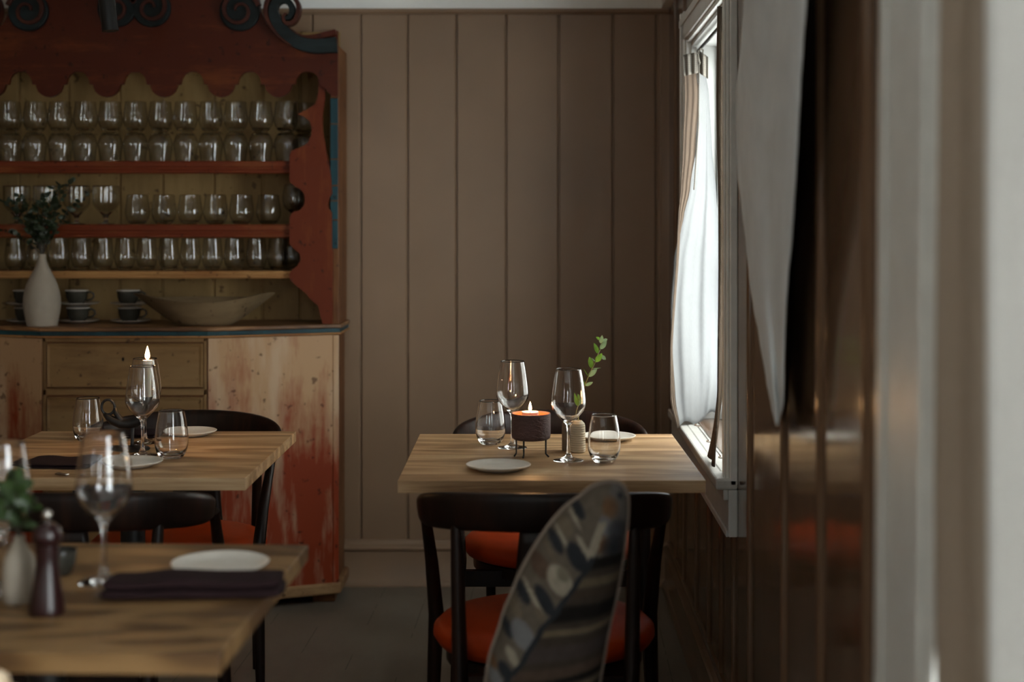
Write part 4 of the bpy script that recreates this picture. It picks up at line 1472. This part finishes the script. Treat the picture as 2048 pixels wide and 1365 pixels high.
# scalloped uprights
stL = [(636, 120), (638, 185), (632, 208), (616, 219), (596, 229), (610, 234.5), (620, 243), (624, 256), (624, 268), (617, 285.5), (605, 294), (593, 298), (584, 302), (580, 310), (580, 363), (589, 372), (601.5, 379), (609, 387), (611, 399), (609, 411), (600, 421), (587.5, 424), (580, 433), (580, 489), (589, 498), (600, 507), (602.6, 519), (596, 531.6), (586, 539), (579, 549), (582, 561.5), (596, 574), (612, 586), (622.6, 600), (636.7, 611), (642, 633.6), (645.5, 648)]
stR = [(665.5, 648), (666.6, 503.5), (664, 495), (664, 426), (659, 418), (656, 408.5), (659, 397), (664, 387), (663, 360), (660, 338), (652.5, 300), (646, 262), (645.5, 230), (650, 200), (655, 120)]
for s in (1, -1):
    f_ = (lambda x: x) if s == 1 else mir
    poly = []
    for (x, y) in stL + stR:
        X, _, Z = at(x, y, 4.955)
        poly.append((f_(X), Z))
    mb = MB(); mb.prism(poly, 4.944, 4.962, 'y')
    mb.build('scalloped_upright', M['red_paint_v'], dr, world=True)
# valance
YVL = 4.935
arc_ = [(0, 144), (8, 145), (15, 149), (20, 156), (22.5, 164), (23, 169), (30, 170), (31, 175), (35, 184), (42, 190), (49, 193.5), (57.2, 195)]
bot = []
for cxx in (614.5,):
    bot += [(676, 190), (672, 193.5), (665, 192), (656, 185), (650, 176), (641, 170), (640, 166), (638, 160), (634, 151), (626, 145.5), (615, 143.5)]
cs = [614.5 - 114.4 * k for k in range(1, 7)]
bot += [(614.5 - a, b_) for a, b_ in arc_[1:]]
for c_ in cs[:3]:
    bot += [(c_ + a, b_) for a, b_ in reversed(arc_[:-1])]
    bot += [(c_ - a, b_) for a, b_ in arc_[1:]]
halfx = CX + X0 * F / YVL       # centre line in photo columns
bot = [q for q in bot if q[0] > halfx + 1]
top = [(676, 62), (655, 66), (630, 74), (605, 75), (590, 68), (580, 55), (560, 60), (535, 50), (522, 22), (519, -6), (500, -22), (470, -40), (400, -58), (330, -66), (halfx + 2, -70)]
right = [at(x, y, YVL)[::2] for x, y in bot]          # right to centre along the bottom
topw = [at(x, y, YVL)[::2] for x, y in top]
poly = list(reversed(right)) + topw + [(mir(x), z) for x, z in reversed(topw)] + [(mir(x), z) for x, z in right]
mb = MB(); mb.prism(poly, YVL - 0.008, YVL + 0.008, 'y')
mb.build('valance', M['red_paint'], dr, world=True)
mb = MB(); mb.box(mir(-0.66), -0.66, 4.97, 5.19, 1.90, 1.92)
mb.build('hutch_top', M['side_wood'], dr, world=True)


def strip(mb, pts, wid, y0, y1, k=6):
    """band of varying half width following photo points, extruded in depth"""
    P = [Vector(p) for p in pts]
    W_ = list(wid)
    Q, WW = [], []
    n = len(P)
    for i in range(n - 1):
        for j in range(k):
            t_ = j / k
            p0, p1, p2, p3 = P[max(i - 1, 0)], P[i], P[i + 1], P[min(i + 2, n - 1)]
            Q.append(0.5 * ((2 * p1) + (p2 - p0) * t_ + (2 * p0 - 5 * p1 + 4 * p2 - p3) * t_ * t_ + (3 * p1 - p0 - 3 * p2 + p3) * t_ ** 3))
            WW.append(W_[i] + (W_[i + 1] - W_[i]) * t_)
    Q.append(P[-1]); WW.append(W_[-1])
    L1, R1 = [], []
    for i, q in enumerate(Q):
        t_ = (Q[min(i + 1, len(Q) - 1)] - Q[max(i - 1, 0)]).normalized()
        nn_ = Vector((-t_.y, t_.x))
        L1.append(q + nn_ * WW[i]); R1.append(q - nn_ * WW[i])
    vs, fs = [], []
    for Y in (y0, y1):
        for a in L1 + R1:
            vs.append((a.x, Y, a.y))
    m = len(Q)
    for i in range(m - 1):
        fs.append((i, i + 1, m + i + 1, m + i))
        fs.append((2 * m + i, 2 * m + m + i, 2 * m + m + i + 1, 2 * m + i + 1))
        fs.append((i, 2 * m + i, 2 * m + i + 1, i + 1))
        fs.append((m + i, m + i + 1, 3 * m + i + 1, 3 * m + i))
    fs.append((0, m, 3 * m, 2 * m)); fs.append((m - 1, 3 * m - 1, 4 * m - 1, 2 * m - 1))
    mb.add(vs, fs)


U = YVL / F
def pz(x, y): return at(x, y, YVL)[::2]
for s in (1, -1):
    f_ = (lambda q: q) if s == 1 else (lambda q: (mir(q[0]), q[1]))
    # cornice running into the outer scroll
    mb = MB()
    main = [(676, 92), (655, 94), (630, 95), (606, 90), (586, 79), (568, 62), (555, 42), (550, 24), (556, 8), (570, 2), (583, 10), (588, 24), (583, 37), (573, 40)]
    strip(mb, [f_(pz(*q)) for q in main], [15 * U, 14.5 * U, 14 * U, 13 * U, 12.5 * U, 12 * U, 11 * U, 9 * U, 8 * U, 7 * U, 6 * U, 6 * U, 5 * U, 3 * U], YVL - 0.045, YVL - 0.008)
    mb.build('cornice_scroll', M['dark_teal'], dr, world=True, bevel=0.003)
    mb = MB()
    strip(mb, [f_(pz(*q)) for q in [(674, 66), (655, 71), (630, 78), (608, 78), (595, 71), (585, 62)]], [5 * U, 6 * U, 7 * U, 6 * U, 4 * U, 2 * U], YVL - 0.034, YVL - 0.006)
    mb.build('cornice_top', M['red_paint'], dr, world=True, bevel=0.002)
    mb = MB()
    edge = [(586, 94), (564, 78), (546, 56), (536, 32), (538, 8), (550, -8), (566, -12), (584, -6), (598, 8), (601, 26), (594, 44), (582, 51), (574, 48), (571, 38), (576, 30)]
    strip(mb, [f_(pz(*q)) for q in edge], [1 * U, 2.5 * U, 3.5 * U, 4 * U, 4 * U, 4 * U, 4 * U, 4 * U, 4 * U, 4 * U, 4 * U, 4 * U, 3.5 * U, 3 * U, 2 * U], YVL - 0.052, YVL - 0.010)
    mb.build('scroll_edge', M['scroll_red'], dr, world=True, bevel=0.002)
    # inner rosette-like scrolls, carved in relief
    for (cx_, cy_, R_, dirn) in ((482, 24, 40, 1), (306, 18, 38, -1)):
        mb = MB()
        pts, wd = [], []
        for k in range(26):
            a = k / 25 * 2.9 * pi + 0.4
            r = R_ * (1 - 0.82 * k / 25)
            pts.append(f_(pz(cx_ - dirn * r * cos(a + 3.0), cy_ - r * sin(a + 3.0) * -1)))
            wd.append((4.6 - 2.4 * k / 25) * U)
        strip(mb, pts, wd, YVL - 0.040, YVL - 0.008, 3)
        mb.build('scroll_edge', M['scroll_red'], dr, world=True, bevel=0.0015)
        mb = MB(); q_ = f_(pz(cx_, cy_))
        pr = [(R_ * U * cos(2 * pi * i / 40) + q_[0], R_ * U * sin(2 * pi * i / 40) + q_[1]) for i in range(40)]
        mb.prism(pr, YVL - 0.028, YVL - 0.008, 'y')
        mb.build('scroll_disc', M['dark_teal'], dr, world=True, bevel=0.004)

# ------------------------------------------------------------------ glasses on the dresser shelves
ORD = ['rightmost', 'second from the right', 'third from the right', 'fourth from the right', 'fifth from the right', 'sixth from the right', 'seventh from the right', 'eighth from the right', 'ninth from the right', 'tenth from the right', 'eleventh from the right', 'twelfth from the right', 'thirteenth from the right', 'fourteenth from the right', 'fifteenth from the right']
TS = [(0, .001), (.021, 0), (.026, .002), (.033, .010), (.0395, .024), (.0428, .037), (.0432, .046), (.0410, .066), (.0372, .090), (.0360, .1055), (.0355, .106),
      (.0350, .1055), (.0362, .090), (.0400, .066), (.0420, .046), (.0416, .038), (.0385, .026), (.032, .014), (.022, .0075), (0, .006)]
GR = 'glasses on the dresser shelves'
sh = glass_thing('shelf_tumbler', TS, 'x', 'tumbler', (0, 0, 0), GR, 32, 2)
mbi = MB(); mbi.lathe(smoothprof(TS, 2), 32); mbi.v = [(x, y, .106 - z) for x, y, z in mbi.v]; mbi.f = [tuple(reversed(f)) for f in mbi.f]
shi = mbi.build('shelf_tumbler', M['glass'], smooth=True); thin_walls(shi, None, .106 - .0125); tag(shi, 'x', 'tumbler', GR)
first, firsti = True, True
def put_shelf(kind, loc, label, scale=None, rz=0):
    global first, firsti
    src = sh if kind == 'up' else shi
    if kind == 'up' and first: first = False; o = src
    elif kind == 'down' and firsti: firsti = False; o = src
    else: o = place_copy(src, loc)
    o.location = loc; o['label'] = label
    if scale: o.scale = (scale[0], scale[0], scale[1])
    return o


YG = 5.045
for i in range(13):
    px = 572 - 50.2 * i
    X = (px - CX) * YG / F
    jit = random.uniform(-.0012, .0012)
    put_shelf('down', (X + jit, YG, 1.5414), 'upside-down tumbler on the top dresser shelf, ' + ORD[i], (1.0, 1.0))
    put_shelf('up', (X - jit, YG, 1.5414 + .1064), 'upright tumbler stacked on the top dresser shelf, ' + ORD[i], (1.0, 1.0))
# one pair at the back, seen through the scallop
X = (608 - CX) * 5.11 / F
put_shelf('down', (X, 5.115, 1.5414), 'inverted tumbler at the top shelf end, showing through the scalloped upright')
put_shelf('up', (X, 5.115, 1.5414 + .1064), 'upright tumbler at the top shelf end, showing through the scalloped upright')
for i, px in enumerate((537, 483, 431, 380, 328, 275)):
    put_shelf('up', ((px - CX) * YG / F, YG, 1.3194), 'tumbler on the middle dresser shelf, ' + ORD[i], (1.02, 0.98))
for i in range(13):
    px = 556 - 43.8 * i
    put_shelf('up', ((px - CX) * YG / F + random.uniform(-.001, .001), YG + (0.004 if i % 2 else 0), 1.1564), 'tumbler on the lowest dresser shelf, ' + ORD[i], (0.86, 1.06))
put_shelf('up', ((583 - CX) * 5.12 / F, 5.125, 1.1564), 'tumbler behind the row on the lowest dresser shelf, seen through the third scallop', (0.9, 1.08))
# stemmed glass at the right end of the middle shelf
BAL = [(0, 0), (.030, 0), (.032, .001), (.030, .0025), (.012, .006), (.005, .014), (.0042, .024), (.006, .036), (.015, .044), (.030, .056), (.0385, .074), (.0405, .092), (.038, .115), (.033, .140), (.0325, .1405), (.032, .140), (.0368, .115), (.0392, .092), (.0370, .076), (.0285, .059), (.014, .048), (0, .045)]
bl = glass_thing('balloon_glass', BAL, 'stemmed round glass at the right end of the middle dresser shelf', 'wine glass', ((587 - CX) * 5.03 / F, 5.035, 1.3194), GR, 32, 2, thin_from=0.052)
place_copy(bl, ((600 - CX) * 5.125 / F, 5.125, 1.3194), 0, 'stemmed round glass hidden behind the one at the right end of the middle shelf', None, (0.92, 0.92, 0.92))
# wide goblets at the left of the middle shelf
GOB = [(0, 0), (.027, 0), (.030, .001), (.028, .003), (.012, .006), (.006, .014), (.008, .024), (.020, .040), (.036, .056), (.0455, .070), (.0475, .080), (.0470, .100), (.0470, .134), (.0465, .135), (.0455, .134), (.0455, .100), (.0455, .082), (.042, .073), (.034, .062), (.018, .047), (.006, .035), (0, .033)]
gb_ = glass_thing('goblet', GOB, 'wide goblet on the middle dresser shelf, rightmost', 'goblet', ((212 - CX) * YG / F, YG, 1.3194), GR, 32, 2, thin_from=0.045)
for k, (px, lb) in enumerate(((153, 'second from the right, behind dark leaves'), (94, 'third from the right, behind dark leaves'), (34, 'leftmost'))):
    place_copy(gb_, ((px - CX) * YG / F, YG, 1.3194), 0, 'wide goblet on the middle dresser shelf, ' + lb)

# ------------------------------------------------------------------ things on the worktop
ZW = 0.9723


def cup_thing(loc, rz, label):
    t = empty('coffee_cup', loc, rz, label, 'cup', 'stacked coffee cups on the worktop')
    mb = MB(); mb.lathe([(0, 0), (.020, 0), (.024, .003), (.032, .012), (.037, .026), (.0395, .0475), (.0385, .0475), (.036, .026), (.031, .014), (.020, .006), (0, .005)], 36)
    mb.build('body', M['cup'], t, smooth=45)
    mb = MB(); mb.lathe([(.0382, .0470), (.0400, .0476), (.0402, .0500), (.0392, .0512), (.0380, .0500), (.0382, .0470)], 36)
    mb.build('rim', M['saucer'], t, smooth=True)
    mb = MB(); mb.tube([(.034, 0, .040), (.046, 0, .044), (.056, 0, .038), (.058, 0, .027), (.050, 0, .018), (.034, 0, .014)], .0034, 8)
    mb.build('handle', M['cup'], t, smooth=True)
    return t


sau = MB(); sau.lathe([(0, .002), (.028, 0), (.032, .0015), (.055, .006), (.069, .0105), (.0695, .012), (.066, .0115), (.05, .008), (.03, .0045), (0, .0045)], 44)
sau0 = sau.build('saucer', M['saucer'], smooth=45); tag(sau0, 'x', 'saucer', 'saucers on the worktop')
cup0 = cup_thing((0, 0, 0), 0, 'x')
usedc = False
for (px, where) in ((259, 'beside the wooden bowl'), (156, 'just right of the white vase'), (52, 'hidden behind the white vase')):
    X = (px - CX) * 5.0 / F
    for lv, nm in ((0, 'lower'), (1, 'upper')):
        z = ZW + lv * 0.0605
        s = sau0 if not usedc else place_copy(sau0, (0, 0, 0))
        c = cup0 if not usedc else place_copy(cup0, (0, 0, 0))
        usedc = True
        s.location = (X + .004, 5.0, z); s['label'] = nm + ' grey-white saucer of the cup stack ' + where
        c.location = (X + (.0 if lv == 0 else -.004), 5.0, z + .0048); c.rotation_euler = (0, 0, 0.25 - 0.1 * lv)
        c['label'] = nm + ' dark grey coffee cup of the stack ' + where
# tall vase with dark branches
vb = at(84, 650, 4.87)
mb = MB()
mb.lathe(smoothprof([(0, 0), (.046, 0), (.051, .004), (.056, .03), (.0615, .065), (.061, .10), (.052, .14), (.036, .175), (.021, .205), (.014, .228), (.0125, .243), (.0095, .243), (.010, .225), (.02, .19), (.05, .12), (.05, .02), (0, .01)], 2), 48)
o = mb.build('tall_vase', M['matte_white'], smooth=60); o.location = (vb[0], 4.87, ZW)
tag(o, 'tall matte white bottle vase on the dresser worktop', 'vase')
bush('leafy_branches', (vb[0], 4.87, ZW + .243), .025, 'dark leafy branches in the tall white vase on the dresser', M['leaf_dark'], M['stem_dark'], 16, 17, .0085, .026, 11,
     [(-.10, 0, .16), (-.07, -.02, .20), (-.03, 0, .12), (.02, -.02, .22), (.07, 0, .22), (.12, -.02, .25), (.10, 0, .14), (-.12, 0, .09), (.03, 0, .10), (0, -.04, .17), (.14, 0, .19)], 0.05)

# carved wooden bowl
YBW = 4.87
bwl = at(405, 650, YBW)
Lb, Wb, Hb = 0.242, 0.095, 0.112


def bowl_fn(inner):
    def f(u, v):
        a = 2 * pi * u
        s = v
        rimz = 0.088 + 0.022 * (cos(a)) ** 2 * (1 if cos(a) > 0 else 0.9) - 0.006 * sin(3 * a)
        bx = 0.09 + (Lb - 0.09) * s ** 1.0
        by = 0.045 + (Wb - 0.045) * s ** 0.7
        ca, sa = cos(a), sin(a)
        px_ = (abs(ca) ** 0.9) * (1 if ca > 0 else -1) * bx
        py_ = sa * by * (1 - 0.25 * abs(ca) ** 4)
        z = rimz * s ** 1.15
        if inner:
            return (px_ * 0.95, py_ * 0.9, 0.010 + (z - 0.010) * (1 if s > .999 else 0.98) * 1.0)
        return (px_, py_, z)
    return f


mb = MB()
mb.grid(bowl_fn(False), 64, 16, closed_u=True)
mb.grid(bowl_fn(True), 64, 16, closed_u=True)
W = 64; base2 = 17 * 64
mb.f += [(16 * W + i, 16 * W + (i + 1) % W, base2 + 16 * W + (i + 1) % W, base2 + 16 * W + i) for i in range(W)]
mb.f.append(tuple(range(W))); mb.f.append(tuple(base2 + i for i in range(W)))
o = mb.build('dough_bowl', M['bowl'], smooth=50); o.location = (bwl[0], YBW + .03, ZW); o.rotation_euler = (0, 0, 0.03)
tag(o, 'long hand-carved pale wooden bowl on the dresser worktop', 'bowl')

# ------------------------------------------------------------------ spotlight above the dresser
YSP = 4.25
sp = empty('spotlight', at(212, -230, YSP), label='black tubular spotlight hanging in front of the dresser top', cat='spotlight')
sp.location.z = ZC
mb = MB(); mb.tube([at(208, -40, YSP), at(221, 62, YSP)], .0245, 32)
mb.build('lamp_tube', M['black_satin'], sp, world=True, smooth=40)
mb = MB(); mb.tube([at(208, -30, YSP), (at(208, -30, YSP)[0], YSP, ZC)], .006, 12)
mb.build('stem', M['black_satin'], sp, world=True, smooth=40)
mb = MB(); xx_ = at(208, 0, YSP)[0]; mb.box(xx_ - .25, xx_ + .25, YSP - .017, YSP + .017, ZC - .02, ZC)
mb.build('track', M['black_satin'], sp, world=True)
